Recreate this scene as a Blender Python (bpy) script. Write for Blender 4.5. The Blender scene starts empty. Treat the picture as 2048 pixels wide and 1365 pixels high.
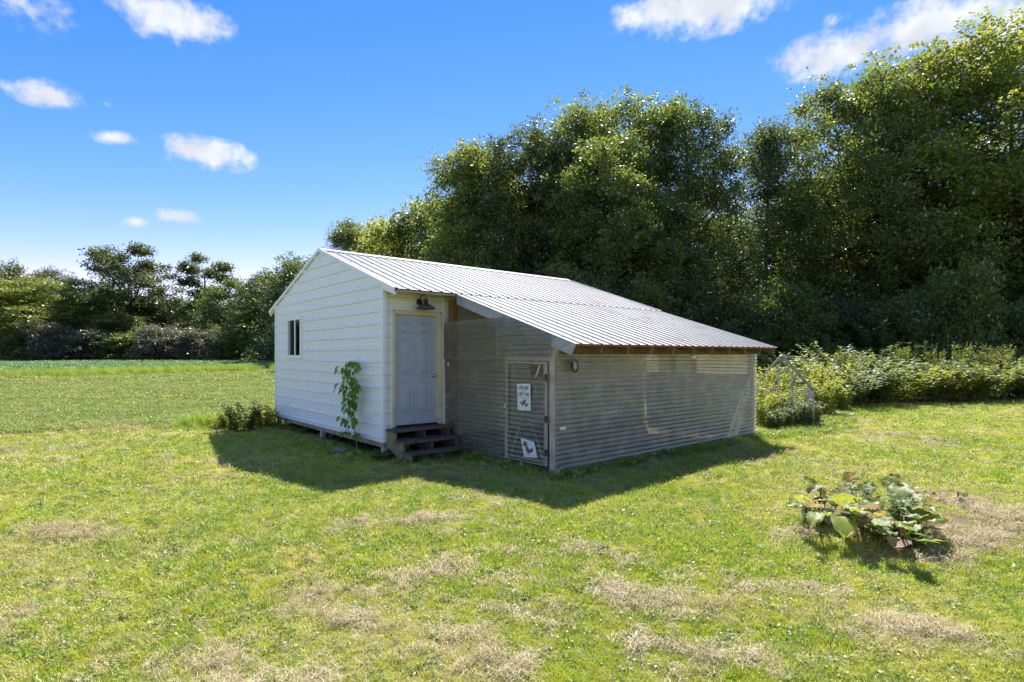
import bpy, bmesh, math, random
import numpy as np
from mathutils import Vector, Matrix, Euler
R = math.radians
sc = bpy.context.scene
COL = sc.collection

# ------------------------------------------------------------------ camera, sky, sun, exposure
CX, CY, CZ, YAW, FPX, HY = -4.667, -9.07, 1.843, 0.702, 1113.857, 710.077
cd = bpy.data.cameras.new('camera'); cam = bpy.data.objects.new('camera', cd); COL.objects.link(cam)
cam.location = (CX, CY, CZ); cam.rotation_euler = (R(90), 0, -YAW)
cd.sensor_width = 36; cd.lens = FPX / 2048 * 36; cd.shift_y = (HY - 682.5) / 2048
cd.clip_start = 0.05; cd.clip_end = 6000
sc.camera = cam
SUN_AZ, SUN_EL = 38.5, 53.5
sl = bpy.data.lights.new('sun', 'SUN'); sun = bpy.data.objects.new('sun', sl); COL.objects.link(sun)
sl.energy = 4.7; sl.angle = R(0.53); sl.color = (1.0, 0.945, 0.86)
sun.rotation_euler = (R(90 - SUN_EL), 0, R(SUN_AZ + 90))
sun.location = (10, 8, 30)
sc.view_settings.view_transform = 'Standard'; sc.view_settings.look = 'None'
sc.view_settings.gamma = 1; sc.view_settings.exposure = 1.0
sc.cycles.use_denoising = True
sc.cycles.max_bounces = 8; sc.cycles.diffuse_bounces = 4; sc.cycles.glossy_bounces = 4
sc.cycles.transmission_bounces = 5; sc.cycles.transparent_max_bounces = 24
sc.cycles.caustics_reflective = False; sc.cycles.caustics_refractive = False

FW = np.array([math.sin(YAW), math.cos(YAW), 0.0]); RT = np.array([math.cos(YAW), -math.sin(YAW), 0.0])
CAM = np.array([CX, CY, CZ])
def ray(u, v): return FW + RT * (u - 1024) / FPX + np.array([0, 0, (HY - v) / FPX])
def at_depth(u, s):
    p = CAM + (FW + RT * (u - 1024) / FPX) * s
    return p[0], p[1]

# ------------------------------------------------------------------ node helpers
class NT:
    def __init__(s, tree): s.t = tree; s.n = tree.nodes; s.l = tree.links
    def node(s, typ, **kw):
        n = s.n.new(typ)
        for k, v in kw.items(): setattr(n, k, v)
        return n
    def set(s, sock, v):
        if isinstance(v, bpy.types.NodeSocket): s.l.new(v, sock)
        elif isinstance(v, (tuple, list)) and len(v) == 3 and sock.type == 'RGBA': sock.default_value = (*v, 1)
        else: sock.default_value = v
    def math(s, op, a, b=0.0, c=None, clamp=False):
        n = s.node('ShaderNodeMath', operation=op, use_clamp=clamp); s.set(n.inputs[0], a); s.set(n.inputs[1], b)
        if c is not None: s.set(n.inputs[2], c)
        return n.outputs[0]
    def vmath(s, op, a, b=(0, 0, 0)):
        n = s.node('ShaderNodeVectorMath', operation=op); s.set(n.inputs[0], a); s.set(n.inputs[1], b)
        return n.outputs['Value'] if op in ('DOT_PRODUCT', 'LENGTH', 'DISTANCE') else n.outputs[0]
    def noise(s, vec, scale, detail=3.0, rough=0.55, color=False):
        n = s.node('ShaderNodeTexNoise'); s.set(n.inputs['Vector'], vec)
        n.inputs['Scale'].default_value = scale; n.inputs['Detail'].default_value = detail; n.inputs['Roughness'].default_value = rough
        return n.outputs['Color'] if color else n.outputs['Fac']
    def mix(s, f, a, b, blend='MIX'):
        n = s.node('ShaderNodeMix', data_type='RGBA', blend_type=blend); s.set(n.inputs[0], f); s.set(n.inputs[6], a); s.set(n.inputs[7], b)
        return n.outputs[2]
    def rng(s, v, a, b, c=0.0, d=1.0, smooth=True):
        n = s.node('ShaderNodeMapRange', interpolation_type='SMOOTHSTEP' if smooth else 'LINEAR')
        s.set(n.inputs[0], v)
        for i, x in enumerate((a, b, c, d)): n.inputs[i + 1].default_value = x
        return n.outputs[0]
    def ramp(s, f, stops):
        n = s.node('ShaderNodeValToRGB'); s.set(n.inputs[0], f); e = n.color_ramp.elements
        while len(e) < len(stops): e.new(0.5)
        for el, (p, c) in zip(e, stops): el.position = p; el.color = (*c, 1)
        return n.outputs[0]
    def pos(s): return s.node('ShaderNodeNewGeometry').outputs['Position']
    def obj(s): return s.node('ShaderNodeTexCoord').outputs['Object']
    def bump(s, h, strength=0.3, dist=0.01):
        n = s.node('ShaderNodeBump'); n.inputs['Strength'].default_value = strength; n.inputs['Distance'].default_value = dist
        s.set(n.inputs['Height'], h); return n.outputs[0]

def new_mat(name):
    m = bpy.data.materials.new(name); m.use_nodes = True; m.node_tree.nodes.clear()
    t = NT(m.node_tree); out = t.node('ShaderNodeOutputMaterial')
    return m, t, out
def principled(t, out, color, rough=0.6, spec=0.5, metal=0.0, normal=None):
    b = t.node('ShaderNodeBsdfPrincipled'); t.set(b.inputs['Base Color'], color); t.set(b.inputs['Roughness'], rough)
    b.inputs['Specular IOR Level'].default_value = spec; t.set(b.inputs['Metallic'], metal)
    if normal is not None: t.l.new(normal, b.inputs['Normal'])
    t.l.new(b.outputs[0], out.inputs[0]); return b

# ------------------------------------------------------------------ world
wd = bpy.data.worlds.new('World'); sc.world = wd; wd.use_nodes = True; wd.node_tree.nodes.clear()
w = NT(wd.node_tree)
wout = w.node('ShaderNodeOutputWorld'); bg = w.node('ShaderNodeBackground')
sky = w.node('ShaderNodeTexSky', sky_type='NISHITA', sun_disc=False)
sky.sun_elevation = R(SUN_EL); sky.sun_rotation = R(90 - SUN_AZ)
sky.air_density = 1.0; sky.dust_density = 0.0; sky.ozone_density = 2.5; sky.altitude = 250
# camera-like colour response of the sky: deep blue overhead, white haze low down (in display units)
SKY_K = 0.1434
sp_ = w.node('ShaderNodeSeparateColor'); w.l.new(sky.outputs[0], sp_.inputs[0]); skyblue_n = w.node('ShaderNodeCombineColor')
ch = []
for i, (lo, gam, gain) in enumerate(((.585, 2.4, .61), (.893, 1.32, .69), (.923, .85, .83))):
    ch.append(w.math('MULTIPLY', w.math('POWER', w.math('MULTIPLY', sp_.outputs[i], SKY_K / lo), gam), gain))
gch = w.math('MINIMUM', ch[1], 1.5)
for i, v in enumerate((w.math('MINIMUM', ch[0], w.math('MULTIPLY', gch, .95)), gch, w.math('MAXIMUM', w.math('MINIMUM', ch[2], 1.6), w.math('MULTIPLY', gch, 1.03)))):
    w.l.new(w.math('MULTIPLY', v, 1 / SKY_K), skyblue_n.inputs[i])
wdir = w.node('ShaderNodeTexCoord').outputs['Generated']
wdir = w.vmath('NORMALIZE', wdir)
nz1 = w.noise(wdir, 16.0, 4.0, 0.6); nz2 = w.noise(wdir, 50.0, 4.0, 0.65)
wisp = w.noise(w.vmath('MULTIPLY', wdir, (1, 1, 2.5)), 9.0, 3.0, 0.65)
clouds = []   # (u, v, half width px, half height px, density)
for c in [(345, 30, 105, 55, 1.0), (385, 105, 60, 24, .42), (100, 190, 72, 30, .9), (232, 277, 48, 16, .85), (415, 308, 88, 33, 1.0),
          (357, 435, 46, 16, .95), (268, 443, 24, 13, .8), (40, 10, 190, 62, .38), (1400, 15, 165, 55, 1.0), (1390, 55, 60, 26, .45),
          (1250, 22, 42, 18, .4), (1675, 38, 42, 20, .35), (1850, 60, 190, 62, 1.05), (1690, 105, 165, 48, .95), (2010, 70, 150, 80, 1.05),
          (215, 208, 22, 12, .35), (700, 150, 26, 20, .16), (-260, 120, 150, 50, 1.0), (-420, 330, 120, 32, .9), (2420, 150, 220, 70, 1.0)]:
    d = Vector(ray(c[0], c[1])); L = d.length
    clouds.append((d.normalized(), c[2] / FPX / L, c[3] / FPX / L, c[4]))
acc = None
for d, ra, rb, den in clouds:
    rt = d.cross(Vector((0, 0, 1))).normalized(); up = rt.cross(d).normalized()
    mp = w.node('ShaderNodeMapping', vector_type='TEXTURE'); w.l.new(wdir, mp.inputs['Vector'])
    mp.inputs['Location'].default_value = d
    mp.inputs['Rotation'].default_value = Matrix((rt, d, up)).transposed().to_euler()
    mp.inputs['Scale'].default_value = (ra, 1.0, rb)
    m = w.math('MULTIPLY_ADD', w.vmath('LENGTH', mp.outputs[0]), -den, 1.35 * den)
    acc = m if acc is None else w.math('MAXIMUM', acc, m)
# unseen clouds added over the rest of the sky to raise the shade fill
vc = Vector(ray(1024, 560)).normalized()
rest = w.rng(w.vmath('DOT_PRODUCT', wdir, tuple(vc)), .70, .58)
field_n = w.noise(w.vmath('MULTIPLY', wdir, (1, 1, 1.7)), 3.4, 2.0, .5)
acc = w.math('MAXIMUM', acc, w.math('MULTIPLY', w.rng(field_n, .50, .66), rest))
acc = w.math('MAXIMUM', acc, 0.0)
n = w.math('ADD', w.math('MULTIPLY', w.math('SUBTRACT', nz1, 0.5), 2.3), w.math('MULTIPLY', w.math('SUBTRACT', nz2, 0.5), 1.1))
n = w.math('ADD', n, w.math('MULTIPLY', w.math('SUBTRACT', wisp, 0.5), 1.0))
gate = w.math('MINIMUM', w.math('MULTIPLY', acc, 3.0), 1.0)
mask = w.math('ADD', acc, w.math('MULTIPLY', w.math('MULTIPLY', n, 0.85), gate))
mask = w.rng(mask, 0.26, 1.10)
mask = w.math('MULTIPLY', mask, 0.94)
shade = w.rng(w.noise(wdir, 22.0, 1.0), 0.35, 0.7, 0.80, 1.0)
ccol = w.node('ShaderNodeCombineColor')
for i, v in enumerate((4.75, 4.85, 5.05)): w.set(ccol.inputs[i], w.math('MULTIPLY', shade, v))
skycol = w.mix(mask, skyblue_n.outputs[0], ccol.outputs[0])
w.l.new(skycol, bg.inputs['Color']); bg.inputs['Strength'].default_value = 1.5 * SKY_K / 2 ** sc.view_settings.exposure
w.l.new(bg.outputs[0], wout.inputs[0])
wd.cycles.sampling_method = 'MANUAL'; wd.cycles.sample_map_resolution = 512

# ------------------------------------------------------------------ tags and mesh helpers
def tag(o, label=None, cat=None, group=None, kind=None):
    if label: o['label'] = label
    if cat: o['category'] = cat
    if group: o['group'] = group
    if kind: o['kind'] = kind
    return o
def link(name, data, parent=None, mat=None):
    o = bpy.data.objects.new(name, data); COL.objects.link(o)
    if parent is not None: o.parent = parent
    if mat is not None and data is not None:
        if len(data.materials) == 0: data.materials.append(mat)
        elif data.materials[0] != mat:
            o.material_slots[0].link = 'OBJECT'; o.material_slots[0].material = mat
    return o
def empty(name, loc=(0, 0, 0), rz=0.0):
    o = bpy.data.objects.new(name, None); COL.objects.link(o); o.location = loc; o.rotation_euler = (0, 0, rz); o.empty_display_size = 0.2
    return o
def mesh_np(name, V, F, smooth=False, attrs=None):
    """V (n,3); F array (m,k) with k = 3 or 4"""
    V = np.asarray(V, np.float32); F = np.asarray(F, np.int32); m, k = F.shape
    me = bpy.data.meshes.new(name)
    me.vertices.add(len(V)); me.vertices.foreach_set('co', V.ravel())
    me.loops.add(m * k); me.loops.foreach_set('vertex_index', F.ravel())
    me.polygons.add(m); me.polygons.foreach_set('loop_start', np.arange(0, m * k, k, dtype=np.int32))
    if smooth: me.polygons.foreach_set('use_smooth', np.ones(m, bool))
    me.update(calc_edges=True)
    return me
class MB:
    def __init__(s): s.v = []; s.f = []
    def add(s, vs, fs):
        o = len(s.v); s.v += [tuple(p) for p in vs]; s.f += [tuple(i + o for i in f) for f in fs]; return s
    def box(s, a, b, jit=0.0):
        (x0, y0, z0), (x1, y1, z1) = a, b
        return s.add([(x0, y0, z0), (x1, y0, z0), (x1, y1, z0), (x0, y1, z0), (x0, y0, z1), (x1, y0, z1), (x1, y1, z1), (x0, y1, z1)],
                     [(0, 3, 2, 1), (4, 5, 6, 7), (0, 1, 5, 4), (1, 2, 6, 5), (2, 3, 7, 6), (3, 0, 4, 7)])
    def prism(s, poly, axis, a, b):
        """poly of 2-D points in the plane across `axis`, pushed from a to b along it"""
        n = len(poly)
        def p(q, t): return (t, q[0], q[1]) if axis == 0 else (q[0], t, q[1]) if axis == 1 else (q[0], q[1], t)
        vs = [p(q, a) for q in poly] + [p(q, b) for q in poly]
        fs = [tuple(range(n))[::-1], tuple(range(n, 2 * n))] + [(i, (i + 1) % n, n + (i + 1) % n, n + i) for i in range(n)]
        return s.add(vs, fs)
    def tube(s, pts, rad, n=8, cap=True):
        pts = [Vector(p) for p in pts]; rad = rad if isinstance(rad, (list, tuple)) else [rad] * len(pts)
        vs = []; fs = []; ref = Vector((0, 0, 1)) if abs((pts[-1] - pts[0]).normalized().z) < 0.9 else Vector((1, 0, 0))
        for i, p in enumerate(pts):
            d = (pts[min(i + 1, len(pts) - 1)] - pts[max(i - 1, 0)]).normalized()
            a = d.cross(ref).normalized(); b = d.cross(a)
            for k in range(n):
                t = 2 * math.pi * k / n; vs.append(p + (a * math.cos(t) + b * math.sin(t)) * rad[i])
        for i in range(len(pts) - 1):
            for k in range(n): fs.append((i * n + k, i * n + (k + 1) % n, (i + 1) * n + (k + 1) % n, (i + 1) * n + k))
        if cap: fs += [tuple(range(n))[::-1], tuple(range((len(pts) - 1) * n, len(pts) * n))]
        return s.add(vs, fs)
    def lathe(s, prof, c=(0, 0, 0), n=20, axis='z'):
        vs = []; fs = []
        for r_, h in prof:
            for k in range(n):
                t = 2 * math.pi * k / n; x, y = r_ * math.cos(t), r_ * math.sin(t)
                vs.append((c[0] + x, c[1] + y, c[2] + h) if axis == 'z' else (c[0] + x, c[1] + h, c[2] + y))
        for i in range(len(prof) - 1):
            for k in range(n): fs.append((i * n + k, i * n + (k + 1) % n, (i + 1) * n + (k + 1) % n, (i + 1) * n + k))
        return s.add(vs, fs)
    def build(s, name, mat, parent=None, bevel=0.0, smooth=False):
        me = bpy.data.meshes.new(name); me.from_pydata(s.v, [], s.f); me.update()
        if smooth:
            for p in me.polygons: p.use_smooth = True
        bm = bmesh.new(); bm.from_mesh(me); bmesh.ops.recalc_face_normals(bm, faces=bm.faces)
        if bevel: bmesh.ops.bevel(bm, geom=bm.edges[:], offset=bevel, segments=1, affect='EDGES')
        bm.to_mesh(me); bm.free()
        me.materials.append(mat)
        return link(name, me, parent)

# value noise for heights and scattering
class VN:
    def __init__(s, seed, n=256): s.g = np.random.default_rng(seed).random((n, n)); s.n = n
    def __call__(s, x, y, scale):
        x = np.asarray(x, float) / scale; y = np.asarray(y, float) / scale
        xi = np.floor(x).astype(int); yi = np.floor(y).astype(int); fx = x - xi; fy = y - yi
        fx = fx * fx * (3 - 2 * fx); fy = fy * fy * (3 - 2 * fy); g = s.g; n = s.n
        a = g[xi % n, yi % n]; b = g[(xi + 1) % n, yi % n]; c = g[xi % n, (yi + 1) % n]; d = g[(xi + 1) % n, (yi + 1) % n]
        return (a * (1 - fx) + b * fx) * (1 - fy) + (c * (1 - fx) + d * fx) * fy
    def fbm(s, x, y, scale): return (s(x, y, scale) + 0.5 * s(x + 17.3, y + 5.1, scale / 2.1) + 0.25 * s(x + 3.7, y + 31.9, scale / 4.3)) / 1.75
vn = VN(3); vn2 = VN(11); vn3 = VN(23)
def depth_of(x, y): return (x - CX) * FW[0] + (y - CY) * FW[1]
def height(x, y):
    x = np.asarray(x, float); y = np.asarray(y, float)
    s = depth_of(x, y)
    h = 0.011 * np.clip(s - 24, 0, 90)
    near = np.clip((70 - s) / 40, 0, 1)
    bump = (vn(x, y, 1.7) - .5) * .07 + (vn2(x, y, .45) - .5) * .025
    dx = np.clip(np.maximum(-0.5 - x, x - 8.2), 0, None); dy = np.clip(np.maximum(-3.4 - y, y - 6.4), 0, None)
    away = np.clip(np.hypot(dx, dy) / 1.2, 0.15, 1)
    h = h + bump * near * away
    h = h + .13 * np.exp(-(((x - 2.2) / .95) ** 2 + ((y + 7.0) / .8) ** 2))
    return h - .012
def H(x, y): return float(height(x, y))

# ------------------------------------------------------------------ materials
def wood(name, c1, c2, scale=1.0, axis=(1, 1, 12), rough=0.8, dirt=None):
    m, t, out = new_mat(name); p = t.obj()
    v = t.vmath('MULTIPLY', p, tuple(a * scale for a in axis))
    g = t.noise(v, 6.0, 6.0, 0.65); g2 = t.noise(p, 3.0, 4.0)
    c = t.mix(t.rng(g, .3, .72), c1, c2)
    c = t.mix(t.rng(g2, .45, .75, 0, .55), c, tuple(x * .55 for x in c1))
    if dirt: c = t.mix(t.rng(t.noise(p, 5.0, 5.0), .52, .68, 0, .7), c, dirt)
    principled(t, out, c, rough, .25, normal=t.bump(g, .35, .004)); return m
def paint_metal(name, col, rough=.38, dirt=(.25, .23, .19), dirt_amt=.25, spec=.5):
    m, t, out = new_mat(name); p = t.pos()
    d = t.rng(t.noise(t.vmath('MULTIPLY', p, (1, 1, 1)), 1.7, 7.0, .62), .48, .78, 0, dirt_amt)
    sp = t.rng(t.noise(p, 38.0, 3.0), .66, .78, 0, dirt_amt)
    c = t.mix(t.math('MAXIMUM', d, sp), col, dirt)
    wav = t.noise(p, 2.2, 3.0)
    principled(t, out, c, t.rng(d, 0, .3, rough, rough + .2), spec, normal=t.bump(wav, .12, .02)); return m

M = {}
M['siding'] = paint_metal('white_siding_paint', (.85, .865, .88), .40, (.45, .44, .40), .10)
M['siding_in'] = paint_metal('bounce_tinted_siding_paint', (.76, .74, .66), .5, (.30, .27, .20), .35)  # siding colour with warm bounced light tinted in, plus real dirt
M['trim'] = paint_metal('white_trim_paint', (.87, .87, .86), .4, (.4, .38, .34), .15)
M['roof'] = paint_metal('white_roof_metal', (.265, .265, .268), .5, (.22, .20, .17), .30, .3)
M['beam'] = wood('weathered_beam_wood', (.26, .20, .15), (.42, .35, .28), axis=(3, 1, 14))
M['post'] = wood('grey_tan_post_wood', (.40, .32, .26), (.62, .53, .46), axis=(14, 14, 1))
M['post_brown'] = wood('red_brown_post_wood', (.20, .09, .04), (.36, .18, .09), axis=(14, 14, 1))
M['rafter'] = wood('brown_rafter_wood', (.16, .085, .045), (.33, .20, .12), axis=(12, 1, 12))
M['barge'] = wood('silver_grey_board', (.30, .30, .31), (.50, .50, .51), axis=(1, 1.2, 10))
M['lath'] = wood('pale_lath_wood', (.45, .38, .30), (.62, .54, .44), axis=(14, 3, 3))
M['cream'] = wood('cream_frame_paint', (.66, .55, .33), (.78, .68, .45), axis=(6, 6, 1.5), rough=.6)
M['step'] = wood('dark_step_wood', (.07, .055, .04), (.19, .16, .125), axis=(1.5, 14, 14), dirt=(.07, .085, .035))
M['stringer'] = wood('green_stained_step_wood', (.19, .16, .09), (.34, .29, .18), axis=(3, 3, 8), dirt=(.13, .15, .06))
M['pale_wood'] = wood('old_soffit_wood', (.36, .27, .17), (.52, .42, .28), axis=(1, 10, 10))
def simple(name, col, rough=.6, spec=.4, metal=0.0, var=.25, scale=9.0):
    m, t, out = new_mat(name); p = t.obj()
    g = t.noise(p, scale, 5.0)
    c = t.mix(t.rng(g, .35, .7), tuple(x * (1 - var) for x in col), tuple(min(1, x * (1 + var * .5)) for x in col))
    principled(t, out, c, rough, spec, metal, normal=t.bump(g, .15, .004)); return m
M['door'] = simple('blue_grey_door_paint', (.46, .49, .54), .45, .4, var=.08, scale=2)
M['knob'] = simple('brushed_steel', (.55, .53, .50), .25, .5, 1.0, .1)
M['black'] = simple('black_metal', (.018, .017, .017), .45, .5)
M['shade'] = simple('dark_lamp_enamel', (.09, .09, .095), .4, .5)
M['dark'] = simple('dark_interior', (.03, .028, .025), .9, .1)
M['rust'] = simple('rusty_iron', (.13, .075, .05), .8, .3, var=.5)
M['galv'] = simple('galvanised_pipe', (.40, .41, .42), .4, .5, .6, .2)
M['wire'] = simple('wire_mesh', (.42, .42, .42), .5, .5, .5)
M['paper'] = simple('white_board_print', (.74, .75, .74), .6, .3, var=.06)
M['ink'] = simple('black_ink', (.035, .035, .045), .7, .3)
M['ink_grey'] = simple('grey_brown_ink', (.20, .17, .15), .7, .3, var=.5, scale=30)
M['sticker'] = simple('paper_sticker', (.72, .74, .70), .6, .3, var=.1)
M['stone'] = simple('pale_stone', (.42, .40, .38), .9, .2, var=.5, scale=14)
M['brick'] = simple('old_red_timber', (.24, .15, .115), .9, .2, var=.4)
M['curtain'] = simple('dark_curtain', (.045, .035, .032), .9, .1)  # dark tone standing in for the shade of the unlit room
M['blue'] = simple('blue_paint', (.03, .09, .16), .5, .4)
M['lantern_cap'] = simple('blue_grey_lantern_cap', (.20, .19, .27), .4, .5)
M['amber'] = simple('amber_lantern_bulb', (.75, .60, .33), .3, .5, var=.1)
M['soil'] = simple('bare_soil', (.085, .062, .042), .95, .1, var=.5)
M['bedding'] = simple('straw_bedding', (.34, .27, .16), .95, .1, var=.4)
M['bark'] = wood('tree_bark', (.07, .055, .04), (.16, .13, .10), axis=(6, 6, 1), rough=.9)
M['twig'] = wood('young_stem', (.16, .10, .06), (.26, .18, .10), axis=(6, 6, 1), rough=.8)

def glass_mat():
    m, t, out = new_mat('window_glass')
    a = t.node('ShaderNodeBsdfTransparent'); a.inputs[0].default_value = (.35, .37, .38, 1)
    g = t.node('ShaderNodeBsdfGlossy'); g.inputs['Roughness'].default_value = .04
    fr = t.node('ShaderNodeFresnel'); fr.inputs[0].default_value = 1.5
    mx = t.node('ShaderNodeMixShader'); t.l.new(t.math('MULTIPLY_ADD', fr.outputs[0], .45, .0), mx.inputs[0]); t.l.new(a.outputs[0], mx.inputs[1]); t.l.new(g.outputs[0], mx.inputs[2])
    t.l.new(mx.outputs[0], out.inputs[0]); return m
M['glass'] = glass_mat()
def plastic_mat(name, tint, haze, seed):
    """clear corrugated plastic, a little dusty"""
    m, t, out = new_mat(name); p = t.vmath('ADD', t.pos(), (seed, 0, 0))
    a = t.node('ShaderNodeBsdfTransparent'); a.inputs[0].default_value = (*tint, 1)
    d = t.node('ShaderNodeBsdfDiffuse'); d.inputs[0].default_value = (.80, .69, .51, 1)
    tr = t.node('ShaderNodeBsdfTranslucent'); tr.inputs[0].default_value = (.74, .70, .52, 1)
    dm = t.node('ShaderNodeMixShader'); dm.inputs[0].default_value = .45; t.l.new(d.outputs[0], dm.inputs[1]); t.l.new(tr.outputs[0], dm.inputs[2])
    g = t.node('ShaderNodeBsdfGlossy'); g.inputs['Roughness'].default_value = .10
    streak = t.noise(t.vmath('MULTIPLY', p, (1.0, 1.0, 14.0)), 1.6, 5.0, .65)
    blot = t.noise(p, 2.6, 6.0, .6)
    hz = t.math('MULTIPLY', t.math('ADD', t.rng(streak, .35, .75, .75, 1.15), t.rng(blot, .4, .75, 0, .45)), haze)
    m1 = t.node('ShaderNodeMixShader'); t.l.new(hz, m1.inputs[0]); t.l.new(a.outputs[0], m1.inputs[1]); t.l.new(dm.outputs[0], m1.inputs[2])
    fr = t.node('ShaderNodeFresnel'); fr.inputs[0].default_value = 1.58
    m2 = t.node('ShaderNodeMixShader'); t.l.new(t.math('MULTIPLY_ADD', fr.outputs[0], 1.1, .012, clamp=True), m2.inputs[0]); t.l.new(m1.outputs[0], m2.inputs[1]); t.l.new(g.outputs[0], m2.inputs[2])
    t.l.new(m2.outputs[0], out.inputs[0]); return m
M['plastic'] = plastic_mat('clear_corrugated_plastic', (.82, .80, .70), .44, 0)
M['plastic_y'] = plastic_mat('yellowed_corrugated_plastic', (.82, .78, .62), .48, 5)
M['plastic_side'] = plastic_mat('smoky_corrugated_plastic', (.80, .79, .74), .27, 9)
M['plastic_gate'] = plastic_mat('gate_corrugated_plastic', (.88, .88, .83), .17, 13)
M['jar'] = plastic_mat('lantern_jar_glass', (.95, .92, .85), .06, 2)

def leaf_mat(name, col, trans, tw=.56, gloss=.10, var=.35, rough=.45, mottle=False):
    col = (col[0] * 1.14, col[1] * .93, col[2]); trans = (trans[0] * 1.10, trans[1] * .93, trans[2])
    m, t, out = new_mat(name)
    geo = t.node('ShaderNodeNewGeometry'); oi = t.node('ShaderNodeObjectInfo')
    r1 = geo.outputs['Random Per Island']
    big = t.noise(geo.outputs['Position'], .55, 3.0)
    k = t.math('ADD', t.math('MULTIPLY_ADD', r1, var * 2, 1 - var), t.math('MULTIPLY_ADD', big, .7, -.35))
    k = t.math('MULTIPLY', k, t.math('MULTIPLY_ADD', oi.outputs['Random'], .3, .85))
    def sc_(c):
        n = t.node('ShaderNodeVectorMath', operation='SCALE'); n.inputs[0].default_value = c; t.l.new(k, n.inputs['Scale']); return n.outputs[0]
    if mottle:
        mp_ = t.noise(t.obj(), 9.0, 4.0, .65); k = t.math('MULTIPLY', k, t.rng(mp_, .3, .7, .8, 1.2))
    warm = t.rng(t.math('FRACT', t.math('MULTIPLY', r1, 7.3)), .72, 1.0, 0, .55)
    spot = t.rng(mp_, .66, .70, 0, .75) if mottle else 0.0
    c1 = t.mix(warm, sc_(col), sc_((col[0] * 1.7, col[1] * 1.2, col[2] * .8)))
    c2 = t.mix(warm, sc_(trans), sc_((trans[0] * 1.5, trans[1] * 1.1, trans[2] * .8)))
    if mottle: c1 = t.mix(spot, c1, (.26, .19, .09)); c2 = t.mix(spot, c2, (.20, .13, .05))
    d = t.node('ShaderNodeBsdfDiffuse'); t.l.new(c1, d.inputs[0])
    tr = t.node('ShaderNodeBsdfTranslucent'); t.l.new(c2, tr.inputs[0])
    g = t.node('ShaderNodeBsdfGlossy'); g.inputs['Roughness'].default_value = rough; g.inputs[0].default_value = (.9, .95, 1, 1)
    a = t.node('ShaderNodeMixShader'); a.inputs[0].default_value = tw; t.l.new(d.outputs[0], a.inputs[1]); t.l.new(tr.outputs[0], a.inputs[2])
    fr = t.node('ShaderNodeFresnel'); fr.inputs[0].default_value = 1.42
    b = t.node('ShaderNodeMixShader'); t.l.new(t.math('MULTIPLY', fr.outputs[0], gloss * 2.6, clamp=True), b.inputs[0]); t.l.new(a.outputs[0], b.inputs[1]); t.l.new(g.outputs[0], b.inputs[2])
    t.l.new(b.outputs[0], out.inputs[0]); return m
M['lf_maple'] = leaf_mat('maple_leaf', (0.147, 0.238, 0.047), (0.348, 0.476, 0.047))
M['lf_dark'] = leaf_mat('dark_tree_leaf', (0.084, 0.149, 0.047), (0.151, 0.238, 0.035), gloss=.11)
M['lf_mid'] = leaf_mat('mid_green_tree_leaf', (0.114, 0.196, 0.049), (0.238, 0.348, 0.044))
M['lf_yel'] = leaf_mat('yellow_green_tree_leaf', (0.176, 0.266, 0.047), (0.334, 0.445, 0.047))
M['lf_oak'] = leaf_mat('oak_leaf', (0.088, 0.142, 0.047), (0.142, 0.207, 0.035))
M['lf_grey'] = leaf_mat('silvery_olive_leaf', (0.192, 0.224, 0.163), (0.204, 0.256, 0.102), gloss=.12)
M['lf_bush'] = leaf_mat('bramble_leaf', (0.085, 0.158, 0.036), (0.24, 0.353, 0.044))
M['lf_weed'] = leaf_mat('bright_weed_leaf', (0.165, 0.264, 0.05), (0.499, 0.642, 0.062), gloss=.07)
M['lf_bluegreen'] = leaf_mat('blue_green_weed_leaf', (0.14, 0.248, 0.14), (0.267, 0.428, 0.107), gloss=.09)
M['lf_sap'] = leaf_mat('sapling_leaf', (0.09, 0.198, 0.033), (0.285, 0.482, 0.045), gloss=.08)
M['lf_burdock'] = leaf_mat('burdock_leaf', (.17, .27, .055), (.46, .58, .05), gloss=.13, var=.2, rough=.45, mottle=True)
M['lf_burdock_y'] = leaf_mat('yellowed_burdock_leaf', (.36, .33, .08), (.48, .44, .06), gloss=.07, var=.2, mottle=True)
M['lf_burdock_d'] = leaf_mat('dried_burdock_leaf', (.50, .46, .33), (.30, .25, .12), gloss=.06, var=.3, mottle=True)

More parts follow.
